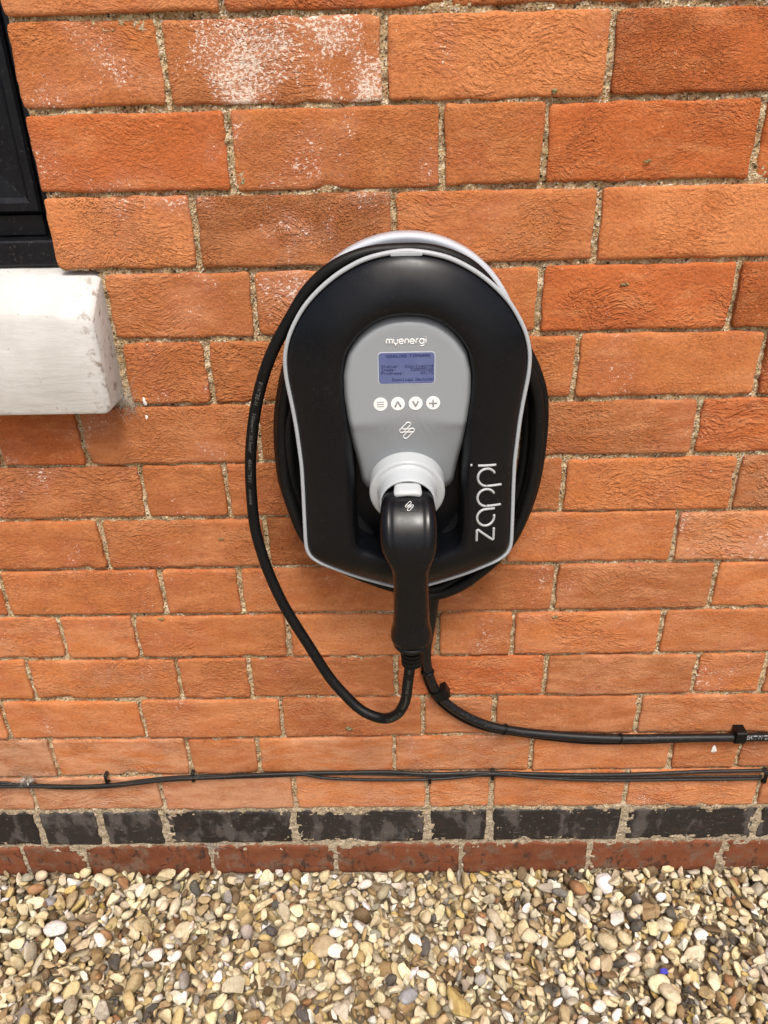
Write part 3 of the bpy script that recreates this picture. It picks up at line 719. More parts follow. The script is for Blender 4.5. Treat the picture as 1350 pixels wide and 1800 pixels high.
# ------------------------------------------------------------------ window and sill
SX1 = -.3735
prof = [(-.0495, .9295), (-.0515, .9335), (-.0515, 1.0445), (-.0490, 1.0535), (-.043, 1.0575), (.0, 1.0865), (.045, 1.0935), (.045, .9295)]
xs_ = np.r_[np.linspace(-1.35, -.42, 28), -.405, -.392, -.383, SX1 - .011, SX1 - .007, SX1 - .0035, SX1 - .0012, SX1]
rings = []
for x in xs_:
    e = max(0, (x - (SX1 - .011)) / .011)
    sh = .0048 * e**2.6
    ring = []
    for i, (y, z) in enumerate(prof):
        yy = y + (sh if y < 0 else 0); zz = z + (-sh if z > 1.0 else sh)
        yy += .0008 * float(vnoise(x / .03, i * 3.1, 4)); zz += .0012 * float(vnoise(x / .035, i * 5.3, 9))
        if i in (2, 3): zz += (x + .42) * -.10 * (1 if x > -.5 else .8)*.5
        ring.append((x + (.004 * (1.05 - z) if x > -.4 else 0), yy, zz))
    rings.append(ring)
sill = mob('window_sill', *loft_vf(rings, True, True), M['sill'])
bv = sill.modifiers.new('soft edges', 'BEVEL'); bv.width = .003; bv.segments = 3; bv.limit_method = 'ANGLE'; bv.angle_limit = math.radians(40)
tag(sharp(sill, 50), 'thick white painted masonry sill with grubby rounded end', 'window sill')

win = empty('window', (JAMB, .05, 1.09), 'black framed window in a recess above the white sill', 'window')
FX = JAMB - .002
mbw = MB()      # outer frame: sill piece, jamb
mbw.add(*box_vf((FX - .50, .052, 1.110), (.499, .020, .0150), None, .002))
mbw.build('frame_cill', M['frame'], win, False)
mbw = MB().add(*box_vf((FX - .014, .095, 1.42), (.0135, .03, .293), None, .002)); mbw.build('jamb', M['frame'], win, False)
mbw = MB().add(*box_vf((FX - .52, .095, 1.139), (.49, .028, .0135), None, .002)); mbw.build('frame_rail', M['frame'], win, False)
# casement: bevelled rails meeting in a mitre
def bar(pts_in, pts_out, name):
    v = [*pts_in, *pts_out]; return v
CX, CZ = FX - .0285, 1.1535
def rail_profile():   # (inset from casement edge, y)
    return [(0, .10), (0, .063), (.003, .060), (.012, .060), (.018, .066), (.058, .070), (.064, .080), (.066, .10)]
v = []; f = []
pr = rail_profile(); k = len(pr)
for (ins, y) in pr: v.append((CX - ins, y, 1.70))
for (ins, y) in pr: v.append((CX - ins, y, CZ + ins))
f = [[i, i + 1, k + i + 1, k + i] for i in range(k - 1)]
mob('casement_stile', v, f, M['frame'], win, False)
v = [(CX - ins, y, CZ + ins) for ins, y in pr] + [(-1.42, y, CZ + ins) for ins, y in pr]
mob('casement_rail', v, [[i, i + 1, k + i + 1, k + i] for i in range(k - 1)], M['frame'], win, False)
v = [(CX - .06, .088, CZ + .06), (-1.4, .088, CZ + .06), (-1.4, .088, 1.7), (CX - .06, .088, 1.7), (CX - .06, .094, CZ + .06), (-1.4, .094, CZ + .06), (-1.4, .094, 1.7), (CX - .06, .094, 1.7)]
mob('pane', v, [[0, 1, 2, 3], [7, 6, 5, 4], [0, 4, 5, 1], [1, 5, 6, 2], [2, 6, 7, 3], [3, 7, 4, 0]], M['glass'], win, False)

# ------------------------------------------------------------------ charger
ev = empty('ev_charger', (X0, 0, .69), 'black and grey horseshoe shaped car charger mounted on the brick wall', 'charger')
def full(half_, sx=1.0, dz=0.0):
    R_ = [(X0 + x * sx, z + dz) for x, z in half_]
    L_ = [(X0 - x * sx, z + dz) for x, z in half_[1:-1]][::-1]
    return np.array(R_ + L_)
def smooth_outline(P, it=2):
    for _ in range(it):
        P = .25 * np.roll(P, 1, 0) + .5 * P + .25 * np.roll(P, -1, 0)
    return P
def resample(P, n):
    Q = np.vstack([P, P[:1]]); s = np.r_[0, np.cumsum(np.linalg.norm(np.diff(Q, axis=0), axis=1))]
    t = np.linspace(0, s[-1], n, endpoint=False)
    return np.c_[np.interp(t, s, Q[:, 0]), np.interp(t, s, Q[:, 1])]
def inset(P, d):
    T = np.roll(P, -1, 0) - np.roll(P, 1, 0); T /= np.linalg.norm(T, axis=1)[:, None] + 1e-12
    N = np.c_[T[:, 1], -T[:, 0]]     # outline runs clockwise seen from the front: inward = right hand side
    return P + N * d
TR = smooth_outline(resample(full(TRIM), 200), 1)
IN = smooth_outline(resample(full(INNER), 200), 1)
FA = smooth_outline(resample(full(FASCIA), 200), 1)
if inset(TR, .01)[:, 0].max() > TR[:, 0].max():
    _ins = inset
    def inset(P, d): return _ins(P, -d)
def ring3(P, d): return [(p[0], -d, p[1]) for p in P]
# back shell: pale flanged tray against the wall
cz_ = .994
ang = np.linspace(0, 2 * PI, 200, endpoint=False)
low_sc = []
BK = np.array([(X0 + .1395 * math.sin(t), cz_ + .1395 * math.cos(t)) for t in ang])
BK = np.where((BK[:, 1] < cz_)[:, None], np.c_[X0 + (BK[:, 0] - X0) * 0.93, cz_ + (BK[:, 1] - cz_) * 2.0], BK)
BK = smooth_outline(resample(BK, 200), 6)
rg = [ring3(inset(BK, .006), .0005), ring3(BK, .003), ring3(BK, .026), ring3(inset(BK, .0015), .0295), ring3(inset(BK, .006), .0305), ring3(inset(BK, .009), .028), ring3(inset(BK, .020), .028)]
mob('back_shell', *loft_vf(rg, True, False), M['backrim'], ev)
# drum on which the cable is wound
DR = inset(BK, .020)
rg = [ring3(DR, .027), ring3(DR, .070), ring3(inset(TR, .02), .080), ring3(inset(TR, .006), .086), ring3(inset(TR, .003), .0955)]
mob('drum', *loft_vf(rg), M['shell'], ev)
# silver trim band
rg = [ring3(inset(TR, .003), .0930), ring3(inset(TR, .0006), .0938), ring3(TR, .0960), ring3(TR, .0995), ring3(inset(TR, .0010), .1012), ring3(inset(TR, .0042), .1015), ring3(inset(TR, .0047), .1000), ring3(inset(TR, .0047), .094)]
tr = mob('trim_band', *loft_vf(rg), M['trim'], ev)
tab = MB().add(*box_vf((X0, -.1008, TR[:, 1].max() - .0052), (.017, .0010, .0019), None, .0004)); tab.build('tab', M['trim'], tr, False)
# black horseshoe cover
OU = inset(TR, .0055)
prof = [(0, .093), (0, .0985), (.008, .1010), (.03, .1030), (.10, .1065), (.2, .1100), (.32, .1138), (.45, .1172), (.58, .1198), (.70, .1214), (.80, .1219), (.88, .1212), (.935, .1193), (.972, .1160), (.992, .1115), (1.0, .1065), (1.0, .060)]
rg = []
for t, d in prof:
    Q = OU * (1 - t) + IN * t
    rg.append(ring3(Q, d))
cover = mob('front_cover', *loft_vf(rg), M['cover'], ev)
pk = mob('pocket_back', *loft_vf([ring3(inset(IN, -.002), .062), ring3(inset(IN, .004), .062)], False, True), M['cover'], ev, False)
# grey fascia
ZB = .938
def fascia_d(z, s):
    d = .1135 - max(0, ZB - z) * .27 * min(1, max(0, (ZB - z) / .012))
    e = max(0, (s - .90) / .10)
    return d - .0085 * e * e
FA = inset(FA, .0008)
zc = .965
rg = []
for s in (1, .99, .975, .955, .93, .9, .84, .76, .66, .55, .43, .31, .2, .1, .03):
    q = []
    for x, z in FA:
        xx = X0 + (x - X0) * s; zz = zc + (z - zc) * s
        q.append((xx, -fascia_d(zz, s), zz))
    rg.append(q)
rg.insert(0, [(x, -.07, z) for x, z in FA])
fascia = mob('fascia', *loft_vf(rg, False, True), M['fascia'], ev)

def bvh_of(*obs):
    V = []; F = []
    for o in obs:
        w = world_of(o); b0 = len(V)
        V += [w @ p.co for p in o.data.vertices]; F += [[i + b0 for i in p.vertices] for p in o.data.polygons]
    return BVHTree.FromPolygons(V, F)
bf = bvh_of(fascia); bc = bvh_of(cover)
def on(bvh, x, z, lift, fallback=.1135):
    h = bvh.ray_cast(Vector((x, -.4, z)), Vector((0, 1, 0)))
    y = h[0].y if h[0] else -fallback
    return (x, y - lift, z)

# screen
sx0, sx1 = SCREEN[0][0], SCREEN[1][0]; sz1, sz0 = (SCREEN[0][2] + SCREEN[1][2]) / 2, (SCREEN[2][2] + SCREEN[3][2]) / 2
def rrect(x0, x1, z0, z1, r, n=6):
    p = []
    for cx, cz, a0 in ((x1 - r, z1 - r, 0), (x0 + r, z1 - r, PI / 2), (x0 + r, z0 + r, PI), (x1 - r, z0 + r, 1.5 * PI)):
        p += [(cx + r * math.cos(a0 + i * PI / 2 / n), cz + r * math.sin(a0 + i * PI / 2 / n)) for i in range(n + 1)]
    return p
def plate(name, outline, y0, y1, mt, parent, bevel=.0002):
    c = np.mean(outline, 0)
    r0 = [(x, y0, z) for x, z in outline]; r1 = [(x, y1 + bevel, z) for x, z in outline]
    r2 = [(c[0] + (x - c[0]) * .995, y1, c[1] + (z - c[1]) * .995) for x, z in outline]
    return mob(name, *loft_vf([r0, r1, r2], False, True), mt, parent, False)
YF = -.1135
bez = plate('screen_surround', rrect(sx0 - .0009, sx1 + .0009, sz0 - .0009, sz1 + .0009, .0042), YF + .001, YF - .0002, M['backrim'], ev, .0001)
scr = plate('screen', rrect(sx0, sx1, sz0, sz1, .0035), YF + .001, YF - .0005, M['screen'], ev, .0001)
FONT = {'D': '1E 11 11 11 11 11 1E', 'O': '0E 11 11 11 11 11 0E', 'W': '11 11 11 15 15 1B 11', 'N': '11 19 15 13 11 11 11', 'L': '10 10 10 10 10 10 1F', 'A': '0E 11 11 1F 11 11 11', 'F': '1F 10 10 1E 10 10 10', 'I': '0E 04 04 04 04 04 0E', 'R': '1E 11 11 1E 14 12 11', 'M': '11 1B 15 15 11 11 11', 'E': '1F 10 10 1E 10 10 1F', 'S': '0F 10 10 0E 01 01 1E', 'P': '1E 11 11 1E 10 10 10', 't': '08 08 1C 08 08 09 06', 'a': '00 00 0E 01 0F 11 0F', 'u': '00 00 11 11 11 13 0D', 's': '00 00 0F 10 0E 01 1E', ':': '00 04 04 00 04 04 00', 'o': '00 00 0E 11 11 11 0E', 'w': '00 00 11 11 15 15 0A', 'n': '00 00 16 19 11 11 11', 'l': '0C 04 04 04 04 04 0E', 'd': '01 01 0D 13 11 11 0F', 'i': '04 00 0C 04 04 04 0E', 'g': '00 0F 11 11 0F 01 0E', 'm': '00 00 1A 15 15 11 11', 'e': '00 00 0E 11 1F 10 0E', 'r': '00 00 16 19 10 10 10', 'c': '00 00 0E 10 10 11 0E', '3': '1F 02 04 02 01 11 0E', '2': '0E 11 01 02 04 08 1F', '0': '0E 11 13 15 19 11 0E', '5': '1F 10 1E 01 01 11 0E', '1': '04 0C 04 04 04 04 0E', '6': '06 08 10 1E 11 11 0E', '8': '0E 11 11 0E 11 11 0E', '9': '0E 11 11 0F 01 02 0C', '7': '1F 01 02 04 08 08 08', '.': '00 00 00 00 00 0C 0C', '%': '18 19 02 04 08 13 03'}
px = .000490
def lcd(text, x, zc_, mt, right=False):
    if right: x = x - len(text) * 6 * px
    mb = MB()
    for i, ch in enumerate(text):
        if ch == ' ': continue
        for r_, hx in enumerate(FONT[ch].split()):
            bits = int(hx, 16); run = None
            for c_ in range(6):
                onb = c_ < 5 and (bits >> (4 - c_)) & 1
                if onb and run is None: run = c_
                if not onb and run is not None:
                    a0 = x + (i * 6 + run) * px; a1 = x + (i * 6 + c_) * px; b1 = zc_ + (3.5 - r_) * px; b0 = b1 - px * 1.02
                    y = YF - .0007
                    mb.add([(a0, y, b0), (a1, y, b0), (a1, y, b1), (a0, y, b1)], [[0, 1, 2, 3]]); run = None
    mb.build('screen_text', mt, scr, False)
hz = (sz1 - sz0) / 285.0; hx_ = (sx1 - sx0) / 535.0
def SX(zx): return sx0 + (zx - 350) * hx_
def SZ(zy): return sz1 - (zy - 435) * hz
lcd('DOWNLOAD FIRMWARE', SX(424), SZ(464), M['lcdink'])
lcd('Status:', SX(374), SZ(558), M['lcdink2']); lcd('Downloading', SX(878), SZ(558), M['lcdink2'], True)
lcd('Image:', SX(374), SZ(590), M['lcdink2']); lcd('320055168', SX(878), SZ(590), M['lcdink2'], True)
lcd('Progress:', SX(374), SZ(622), M['lcdink2']); lcd('69.7%', SX(878), SZ(622), M['lcdink2'], True)
lcd('Download Section', SX(878), SZ(682), M['lcdink'], True)

# strokes laid on a surface
def arc(cx, cy, rx, ry, a0, a1, n=12):
    return [(cx + rx * math.cos(math.radians(a0 + (a1 - a0) * i / n)), cy + ry * math.sin(math.radians(a0 + (a1 - a0) * i / n))) for i in range(n + 1)]
def densify(pl, step):
    out = [pl[0]]
    for a, b_ in zip(pl[:-1], pl[1:]):
        L = math.hypot(b_[0] - a[0], b_[1] - a[1]); k = max(1, int(L / step))
        out += [(a[0] + (b_[0] - a[0]) * i / k, a[1] + (b_[1] - a[1]) * i / k) for i in range(1, k + 1)]
    return out
def stroke_mesh(mb, pl2, r, fn, flat=.35):
    P = [fn(x, z) for x, z in pl2]
    mb.add(*tube_vf(P, r, 8))
# wordmark on the fascia
L_ = {'m': ([arc(.28, .62, .28, .38, 180, 0) , [(0, 0), (0, .62)], [(.56, .62), (.56, 0)], arc(.84, .62, .28, .38, 180, 0), [(1.12, .62), (1.12, 0)]], 1.12),
      'y': ([[(0, 1), (0, .42)], arc(.36, .42, .36, .42, 180, 360), [(.72, 1), (.72, .42)], [(.36, 0), (.36, -.45)]], .72),
      'e': ([[(.02, .52), (.80, .52)], arc(.41, .5, .41, .5, 0, 325, 20)], .82),
      'n': ([[(0, 0), (0, .62)], arc(.35, .62, .35, .38, 180, 0), [(.70, .62), (.70, 0)]], .70),
      'r': ([[(0, 0), (0, .6)], arc(.40, .6, .40, .40, 180, 85)], .42),
      'g': ([arc(.41, .5, .41, .5, 0, 360, 22), [(.82, 1), (.82, -.12)], arc(.45, -.12, .37, .36, 0, -140, 10)], .82),
      'i': ([[(.10, 0), (.10, 1)], [(.10, 1.36), (.10, 1.42)]], .10)}
xw0, zw = WORD[0][0], WORD[0][2] + .0004; wtot = WORD[1][0] - WORD[0][0]; xh = (WORD[2][2] - WORD[1][2]) * 1.0
adv = []; tot = 0
for ch in 'myenergi': adv.append(tot); tot += L_[ch][1] * xh + .27 * xh
kx = wtot / (tot - .27 * xh)
mb = MB()
for ch, ax in zip('myenergi', adv):
    for pl in L_[ch][0]:
        pl2 = densify([(xw0 + (ax + x * xh) * kx, zw + z * xh) for x, z in pl], .0012)
        stroke_mesh(mb, pl2, .00062, lambda x, z: on(bf, x, z, .0))
mb.build('wordmark', M['white'], ev)
# charging emblem: two slanted loops crossed by two bars
def emblem(parent, cx, cz, s, fn, r, mt):
    mb = MB()
    def capsule(ax, az, bx, bz, rad):
        th = math.degrees(math.atan2(bz - az, bx - ax))
        p = arc(ax, az, rad, rad, th + 90, th + 270, 8) + arc(bx, bz, rad, rad, th - 90, th + 90, 8); return p + [p[0]]
    for pl in (capsule(14, 70, -48, -4, 22), capsule(50, 2, -12, -72, 22), [(-52, 16), (44, 16)], [(-46, -20), (54, -20)]):
        p2 = densify([(cx + x * s, cz + z * s) for x, z in pl], .0012 if s > 1e-4 else .0006)
        stroke_mesh(mb, p2, r, fn)
    return mb.build('emblem', mt, parent)
emblem(ev, LOGO[0][0], LOGO[0][2], .000122, lambda x, z: on(bf, x, z, 0), .00070, M['white'])
# buttons
for i, (x, y, z) in enumerate(BTN):
    o2 = [(x + .0080 * math.cos(a), z + .0080 * math.sin(a)) for a in np.linspace(0, 2 * PI, 40, endpoint=False)]
    btn = plate('button', o2, YF + .001, YF - .0005, M['white'], ev)
    mb = MB(); fn = lambda a, c_: (a, YF - .00045, c_)
    S = .0044
    sh = [[[(-.95, .62), (.95, .62)], [(-.95, 0), (.95, 0)], [(-.95, -.62), (.95, -.62)]], [[(-.75, -.75), (0, .75), (.75, -.75)]], [[(-.75, .75), (0, -.75), (.75, .75)]], [[(-1.05, 0), (1.05, 0)], [(0, -.95), (0, .95)]]][i]
    for pl in sh: stroke_mesh(mb, densify([(x + a * S, z + c_ * S) for a, c_ in pl], .0015), .00055 if i == 0 else .0010, fn)
    mb.build('symbol', M['symbol'], btn)
# raised side lettering, read from the bottom up
Lz = {'z': ([[(0, 1), (.66, 1), (.70, .93), (.02, .07), (.06, 0), (.76, 0)]], .76),
      'a': ([[(1, 0), (1, .5)] + arc(.5, .5, .5, .5, 0, 285, 26)], 1.0),
      'p': ([[(0, -.36), (0, .5)] + arc(.5, .5, .5, .5, 180, -65, 24)], 1.0),
      'i': ([[(0, 0), (0, 1)], [(0, 1.32), (0, 1.42)]], .0)}
bx_, bz_ = ZAP[0][0], ZAP[0][2]; ztot = ZAP[1][2] - ZAP[0][2] - .003
xh = .0218
order = 'zappi'; gap = .0040
tw = sum(Lz[c][1] * xh for c in order) + gap * 4
kz = (ztot) / tw
mb = MB(); tx = 0
lean = (ZAP[1][0] - ZAP[0][0]) / ztot
for ch in order:
    for pl in Lz[ch][0]:
        p2 = densify([(bx_ + lean * (tx + x * xh) * kz - z * xh, bz_ + (tx + x * xh) * kz - .10 * z * xh * -1) for x, z in pl], .0015)
        stroke_mesh(mb, p2, .0016, lambda a, c_: on(bc, a, c_, .0002, .12))
    tx += Lz[ch][1] * xh + gap
mb.build('side_lettering', M['letter'], ev)

# ------------------------------------------------------------------ connector holster on the fascia
TL = math.radians(9)
AX = Vector((0, -math.cos(TL), -math.sin(TL))); UP = Vector((0, -math.sin(TL), math.cos(TL))); RT = Vector((1, 0, 0))
FC = Vector((X0 - .0012, -.1155, FLANGE[0][2]))
def circ(c, r, n=64, sx=1.0): return [tuple(c + RT * (r * sx * math.sin(t)) + UP * (r * math.cos(t))) for t in np.linspace(0, 2 * PI, n, endpoint=False)]
RF = .0462
hol = mob('holster_flange', *loft_vf([circ(FC - AX * .055, RF + .0008), circ(FC - AX * .003, RF), circ(FC - AX * .0009, RF - .0006), circ(FC, RF - .0028), circ(FC + AX * .0004, .036), circ(FC + AX * .0002, .030)]), M['socket'], ev)
RH = .0338
rg = []
n = 64
def hoodring(l, r, cut=0.0):
    out = []
    for t in np.linspace(0, 2 * PI, n, endpoint=False):
        side = (1 - math.cos(t)) / 2
        out.append(tuple(FC + UP * .0048 + AX * (l - cut * side) + RT * (r * math.sin(t)) + UP * (r * math.cos(t))))
    return out
HL = .0265
rg = [hoodring(-.002, RH + .006), hoodring(.0015, RH + .0018), hoodring(.006, RH + .0003), hoodring(HL - .002, RH), hoodring(HL, RH - .0008), hoodring(HL, RH - .0026), hoodring(HL - .003, RH - .0032), hoodring(-.02, RH - .0034)]
mob('hood', *loft_vf(rg), M['socket'], hol)
# latch tab: curved lip with a thumb recess
LC = FC + AX * (HL + .003) + UP * (RH - .0024)
mb = MB()
nn = 20; rg = []
for (l, th, wd) in ((-.020, .0030, .0140), (.000, .0036, .0158), (.007, .0040, .0165), (.0115, .0040, .0162), (.0140, .0034, .0150), (.0155, .0022, .0132)):
    q = []
    for a in np.linspace(0, 2 * PI, 28, endpoint=False):
        ca, sa = math.cos(a), math.sin(a)
        xx = wd * np.sign(ca) * abs(ca)**.35; uu = th * np.sign(sa) * abs(sa)**.5
        bow = -.0032 * (xx / .016)**2
        if sa > .3 and abs(xx) < .009 and -.002 < l: uu -= .0013 * (1 - (xx / .009)**2)
        q.append(tuple(LC + AX * l + RT * xx + UP * (uu + bow)))
    rg.append(q)
mb.add(*loft_vf(rg, True, True)); mb.build('latch_tab', M['latch'], hol)

# ------------------------------------------------------------------ charging connector hanging in the holster
gun = empty('charging_connector', GUN[-1], 'black hand held car charging connector parked in the white holster', 'connector')
G = np.array(GUN)
half_w = [.0280, .0306, .0324, .0330, .0330, .0320, .0288, .0248, .0220, .0208, .0207, .0211, .0223, .0254, .0255, .0205]
half_d = [.0200, .0238, .0248, .0250, .0246, .0238, .0228, .0216, .0206, .0198, .0195, .0196, .0206, .0230, .0230, .0185]
expo = [3.2, 4.0, 4.6, 4.8, 4.6, 4.3, 3.7, 3.2, 2.8, 2.5, 2.4, 2.4, 2.4, 2.3, 2.2, 2.1]
s = np.r_[0, np.cumsum(np.linalg.norm(np.diff(G, axis=0), axis=1))]
Gd = spline(G, .0022)
sdense = np.r_[0, np.cumsum(np.linalg.norm(np.diff(Gd, axis=0), axis=1))]; sdense *= s[-1] / sdense[-1]
def sm_interp(t, s, val):
    h = .004; return sum(np.interp(np.clip(t + k * h, s[0], s[-1]), s, val) * w for k, w in ((-1, .25), (0, .5), (1, .25)))
W = sm_interp(sdense, s, half_w); Dp = sm_interp(sdense, s, half_d); E = sm_interp(sdense, s, expo)
W[-1] = half_w[-1]; Dp[-1] = half_d[-1]
rings = []
for i in range(len(Gd)):
    t = Gd[min(i + 1, len(Gd) - 1)] - Gd[max(i - 1, 0)]; t /= np.linalg.norm(t)
    out = np.cross(t, [1, 0, 0]); out /= np.linalg.norm(out)
    if out[1] > 0 and out[2] < .5: out = -out
    if out.dot([0, -1, .3]) < 0: out = -out
    q = []
    for a in np.linspace(0, 2 * PI, 72, endpoint=False):
        ca, sa = math.cos(a), math.sin(a); e = 2 / E[i]
        xx = W[i] * np.sign(ca) * abs(ca)**e; oo = Dp[i] * np.sign(sa) * abs(sa)**e
        # two shallow moulded ridges bounding the flat back panel
        k = sdense[i]
        if sa > 0 and .018 < k < .12:
            edge = .62 - .12 * min(1, max(0, (k - .06) / .05))
            g_ = abs(abs(xx) / W[i] - edge)
            oo -= .0011 * math.exp(-(g_ / .035)**2)
        q.append(Gd[i] + np.array([1, 0, 0]) * xx + out * oo)
    rings.append(q)
body = mob('body', *loft_vf(rings, True, True), M['gunblack'], gun)
bg = bvh_of(body)
# badge plate with the emblem
e_ = math.radians(38)
NB = Vector((0, -math.cos(e_), math.sin(e_))); UB = Vector((0, math.sin(e_), math.cos(e_)))
PC = Vector(PLATE[0])
cpos = Vector(CAM[0])
h = bg.ray_cast(cpos, (PC - cpos).normalized())
PC = h[0]; nb = h[1] if h[1].dot(Vector((0, -1, .5))) > 0 else -h[1]
nb.x = 0; nb.normalize(); UB = RT.cross(nb); UB = UB if UB.z > 0 else -UB
def bpt(a, c_, l=0.0):
    p = PC + RT * a + UB * c_
    hh = bg.ray_cast(p + nb * .02, -nb)
    return tuple((hh[0] if hh[0] else p) + nb * l)
mb = MB()
pl = [(x, z) for x, z in rrect(-.0098, .0098, -.0072, .0072, .0012, 4)]; pl.append(pl[0])
stroke_mesh(mb, densify(pl, .0015), .00028, lambda a, c_: bpt(a, c_, .0))
bd = mb.build('badge_outline', M['blackplast'], body)
emblem(bd, 0, 0, .000066, lambda a, c_: bpt(a, c_, .0002), .00030, M['white'])
# end collar and ribbed strain relief
g0, g1, g2 = [Vector(p) for p in GLAND]
ax = (g2 - g0).normalized()
sideV = Vector((1, 0, 0)); fr = ax.cross(sideV).normalized()
def gring(l, r): return [tuple(g0 + ax * l + sideV * (r * math.cos(a)) + fr * (r * math.sin(a))) for a in np.linspace(0, 2 * PI, 40, endpoint=False)]
mob('end_cap', *loft_vf([gring(-.003, .0222), gring(.0015, .0222), gring(.004, .0205), gring(.0065, .016)], True, True), M['rubber'], gun)
L = (g2 - g0).length
rg = [gring(.004, .0140)]
zz = .0065
while zz < L - .001:
    k = (zz - .0065) / L
    R0 = .0140 - .0012 * k
    rg += [gring(zz, R0), gring(zz + .0042, R0), gring(zz + .0050, R0 - .0022), gring(zz + .0064, R0 - .0022), gring(zz + .0070, R0)]
    zz += .0072
rg += [gring(L, .0118), gring(L + .0005, .0068)]
sharp(mob('strain_relief', *loft_vf(rg, False, True), M['rubber'], gun), 40)

# ------------------------------------------------------------------ charging cable: coil round the drum and hanging loop
RC = .0071
cab = empty('charging_cable', (X0, -.05, .645), 'thick black charging cable coiled round the charger with one loose hanging loop', 'cable')
coil0 = np.array([(0, 1.106), (.055, 1.094), (.098, 1.060), (.128, 1.020), (.148, .985), (.1605, .950), (.1645, .920), (.1655, .880), (.1595, .815), (.1475, .772), (.1350, .744), (.0950, .694), (.0620, .667), (.0350, .655), (-.005, .664), (-.05, .683), (-.100, .712), (-.1390, .751), (-.1570, .802), (-.1640, .835), (-.1655, .870), (-.1615, .928), (-.1560, .955), (-.147, .985), (-.125, 1.024), (-.095, 1.062), (-.052, 1.095)])
cc = np.array([0, .88])
def coil_at(d, sc, dx=0, dz=0, skew=0):
    q = cc + (coil0 - cc) * sc
    return [(x + dx, -d + .004 * math.sin(i * .9 + skew), z + dz) for i, (x, z) in enumerate(q)]
for d, sc, dx, dz, sk_ in ((.050, .925, 0, .004, 4), (.070, .925, .002, .004, 5), (.060, .885, 0, .004, 2), (.052, 1.0, 0, 0, 0), (.067, .985, .001, .003, 1), (.080, .955, -.001, .002, 2), (.039, .965, .002, .006, 3)):
    P = spline(coil_at(d, sc, dx, dz, sk_), .007, True)
    mob('coil_turn', *tube_vf(P, RC, 16, True), M['rubber'], cab)
loopP = spline(LOOP, .005)
mob('hanging_loop', *tube_vf(loopP, RC, 20), M['rubber'], cab)

def text_mesh(txt, size):
    cu = bpy.data.curves.new('t', 'FONT'); cu.body = txt; cu.size = size; cu.resolution_u = 1
    o = bpy.data.objects.new('t', cu); col.objects.link(o)
    bpy.context.view_layer.update()
    dg = bpy.context.evaluated_depsgraph_get()
    me = o.evaluated_get(dg).to_mesh()
    v = [tuple(p.co) for p in me.vertices]; f = [list(p.vertices) for p in me.polygons]
    o.evaluated_get(dg).to_mesh_clear()
    bpy.data.objects.remove(o); bpy.data.curves.remove(cu)
    return np.array(v), f
def cable_text(P, s0, txt, size, r, parent, face=(0, -1, .25), phi0=0.0, stretch=1.0, mt=None):
    v, f = text_mesh(txt, size)
    if len(v) == 0: return
    s = np.r_[0, np.cumsum(np.linalg.norm(np.diff(P, axis=0), axis=1))]
    T = np.gradient(P, axis=0); T /= np.linalg.norm(T, axis=1)[:, None]
    hgt = size * .7
    out = []
    for x, y, _ in v:
        q = s0 + x * stretch
        p = np.array([np.interp(q, s, P[:, k]) for k in range(3)]); t = np.array([np.interp(q, s, T[:, k]) for k in range(3)]); t /= np.linalg.norm(t)
        o_ = np.array(face, float); o_ -= t * o_.dot(t); o_ /= np.linalg.norm(o_)
        u = np.cross(o_, t); ph = (y - hgt / 2) / r + phi0
        out.append(p + (o_ * math.cos(ph) + u * math.sin(ph)) * (r + .00012))
    mob('printed_text', out, f, mt or M['print'], parent, False)
def s_near(P, z, xmax):
    s = np.r_[0, np.cumsum(np.linalg.norm(np.diff(P, axis=0), axis=1))]
    k = [i for i in range(len(P)) if P[i][0] < xmax]
    i = min(k, key=lambda i: abs(P[i][2] - z)); return s[i]
TXT = (('EV07EE-H', 0, .030), ('3G6mm\u00b2+1X0.5mm\u00b2', .040, .052), ('450V/750V', .101, .033), ('\u00f8 numung', .143, .024))
sL = s_near(loopP, .983, -.12)
for t, off, ln in TXT:
    v_, _ = text_mesh(t, .0062); wd_ = v_[:, 0].max()
    cable_text(loopP, sL + off, t, .0062 if 'num' not in t else .0055, RC, cab, phi0=.05, stretch=ln / wd_)
P = spline(coil_at(.052, 1.0), .007, True)
i0 = int(np.argmin(np.abs(P[:, 2] - .955) + (P[:, 0] > 0) * 9))
Pr = P[i0 - 2:i0 - 45:-1] if i0 > 45 else P[i0::-1]
for t, off, ln in TXT:
    v_, _ = text_mesh(t, .0062); wd_ = v_[:, 0].max()
    cable_text(Pr, off + .002, t, .0062 if 'num' not in t else .0055, RC, cab, face=(-.25, -1, .25), phi0=.1, stretch=ln / wd_)
sE = np.linalg.norm(np.diff(loopP, axis=0), axis=1).sum()
for t, off, ln in (('450', -.0375, .0125), ('3G6mm\u00b2+1X0.5mm\u00b2', -.105, .058), ('EV07EE-H', -.146, .032)):
    v_, _ = text_mesh(t, .0062); wd_ = v_[:, 0].max()
    cable_text(loopP, sE + off, t, .0062, RC, cab, face=(-.05, -1, .3), phi0=0, stretch=ln / wd_)

